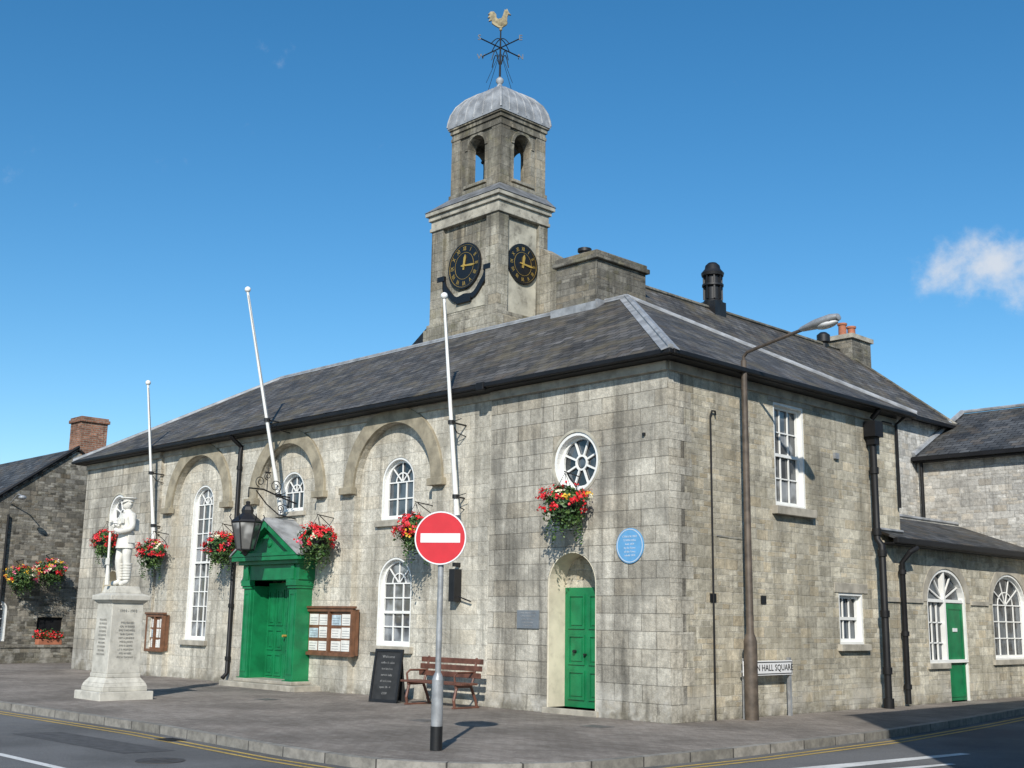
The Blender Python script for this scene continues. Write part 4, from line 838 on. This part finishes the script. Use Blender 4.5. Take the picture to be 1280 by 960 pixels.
ribbon("kerb",path,inn,-.14,.004,KERB,solid=True)
flat("pavement",inn+[(-70,60)],0.0,PAVE)
ribbon("yellow_line",offs(path,.20),offs(path,.27),0,-.116,YEL); ribbon("yellow_line",offs(path,.38),offs(path,.45),0,-.116,YEL)
for x in(-15.1,-9.1,-3.1,2.9): flat("white_road_marking",[(x,-9.92),(x+2.1,-9.92),(x+2.1,-9.80),(x,-9.80)],-.116,WLINE)
flat("white_road_marking",[(4.0,-3.4),(4.35,-3.4),(4.75,.8),(4.6,.8)],-.116,WLINE); flat("white_road_marking",[(4.62,-3.0),(4.9,-3.0),(5.2,-.6),(5.1,-.6)],-.116,WLINE)
DG=paint("dark_tarmac_patch",(.065,.065,.067),.95,.25,8,bump=.6,bscale=120)
flat("tarmac_patch",[(-5.5,-8.7),(-2.2,-8.6),(-2.1,-7.9),(-5.4,-8.0)],-.1165,DG)
b=MB(); b.cyl((-1.2,-8.6,-.121),(-1.2,-8.6,-.1125),.3,None,24); b.box(-1.42,-.98,-8.62,-8.58,-.113,-.109); b.box(-1.22,-1.18,-8.82,-8.38,-.113,-.1085); b.done("manhole_cover",None,paint("cast_iron",(.05,.045,.04),.6,.3,8))
b=MB(); b.box(-3.6,-3.2,-7.42,-7.12,-.121,-.112); 
for k in range(6): b.box(-3.58+.065*k,-3.55+.065*k,-7.40,-7.14,-.112,-.108)
b.done("drain_grate",None,BLACK)
b=MB()
for (x0,y0) in((-8.6,-2.6),(-3.0,-3.2),(-.6,-1.6)): b.box(x0,x0+.45,y0,y0+.35,.0005,.006); b.box(x0+.05,x0+.4,y0+.05,y0+.3,.006,.009)
b.done("access_cover",None,paint("cover_iron",(.11,.105,.10),.6,.3,8))
# ================================================================= LIGHT / WORLD / CAMERA
tosun=Vector((1,-1.2,1.03)).normalized(); elev=math.asin(tosun.z); az=math.atan2(tosun.x,tosun.y)
sl=bpy.data.lights.new("sun","SUN"); sl.energy=5.0; sl.angle=math.radians(.5); sl.color=(1,.95,.865); so=bpy.data.objects.new("sun",sl); so.rotation_mode='QUATERNION'; so.rotation_quaternion=(-tosun).to_track_quat('-Z','Y'); so.location=(20,-25,30); sc.collection.objects.link(so)
w=bpy.data.worlds.new("World"); sc.world=w; w.use_nodes=True; nt=w.node_tree; bg=nt.nodes['Background']
sky=nt.nodes.new('ShaderNodeTexSky'); sky.sky_type='NISHITA'; sky.sun_disc=False; sky.sun_elevation=elev; sky.sun_rotation=az; sky.altitude=50; sky.air_density=1.0; sky.dust_density=.2; sky.ozone_density=3.0
hs_=nt.nodes.new('ShaderNodeHueSaturation'); hs_.inputs['Saturation'].default_value=1.3; hs_.inputs['Hue'].default_value=.494; hs_.inputs['Value'].default_value=1.0; nt.links.new(sky.outputs[0],hs_.inputs['Color'])
tc=nt.nodes.new('ShaderNodeTexCoord'); gen=tc.outputs['Generated']
nz=nt.nodes.new('ShaderNodeTexNoise'); nz.inputs['Scale'].default_value=20; nz.inputs['Detail'].default_value=10; nz.inputs['Roughness'].default_value=.6; nt.links.new(gen,nz.inputs['Vector'])
cd=Vector((-.398,.955,.296)).normalized()
vm=nt.nodes.new('ShaderNodeVectorMath'); vm.operation='SUBTRACT'; nt.links.new(gen,vm.inputs[0]); vm.inputs[1].default_value=cd
vs_=nt.nodes.new('ShaderNodeVectorMath'); vs_.operation='MULTIPLY'; nt.links.new(vm.outputs[0],vs_.inputs[0]); vs_.inputs[1].default_value=(1,1,1.35)
ln=nt.nodes.new('ShaderNodeVectorMath'); ln.operation='LENGTH'; nt.links.new(vs_.outputs[0],ln.inputs[0])
mr=nt.nodes.new('ShaderNodeMapRange'); nt.links.new(ln.outputs['Value'],mr.inputs[0]); mr.inputs[1].default_value=.0; mr.inputs[2].default_value=.082; mr.inputs[3].default_value=.36; mr.inputs[4].default_value=-.22
ad=nt.nodes.new('ShaderNodeMath'); ad.operation='ADD'; nt.links.new(nz.outputs['Fac'],ad.inputs[0]); nt.links.new(mr.outputs[0],ad.inputs[1])
m2=nt.nodes.new('ShaderNodeMapRange'); nt.links.new(ad.outputs[0],m2.inputs[0]); m2.inputs[1].default_value=.45; m2.inputs[2].default_value=.80; m2.interpolation_type='SMOOTHSTEP'; m2.inputs[4].default_value=.85
mx_=nt.nodes.new('ShaderNodeMix'); mx_.data_type='RGBA'; nt.links.new(m2.outputs[0],mx_.inputs[0]); nt.links.new(hs_.outputs[0],mx_.inputs[6]); mx_.inputs[7].default_value=(5.4,5.6,5.9,1)
nt.links.new(mx_.outputs[2],bg.inputs[0]); bg.inputs[1].default_value=.138
f=1475.4;yaw,pitch,roll=[math.radians(a) for a in (45.798,11.316,0.913)]
fw=Vector((-math.sin(yaw)*math.cos(pitch),math.cos(yaw)*math.cos(pitch),math.sin(pitch))); r=fw.cross(Vector((0,0,1))).normalized(); u=r.cross(fw)
r,u=r*math.cos(roll)+u*math.sin(roll),-r*math.sin(roll)+u*math.cos(roll)
cam=bpy.data.cameras.new("camera"); cam.sensor_width=36; cam.lens=f/1280*36; cam.clip_end=2000; cam.clip_start=.1
co=bpy.data.objects.new("camera",cam); co.matrix_world=Matrix(((r.x,u.x,-fw.x,12.675),(r.y,u.y,-fw.y,-16.143),(r.z,u.z,-fw.z,1.65),(0,0,0,1))); sc.collection.objects.link(co); sc.camera=co
sc.view_settings.view_transform='Standard'; sc.view_settings.look='None'; sc.view_settings.exposure=0
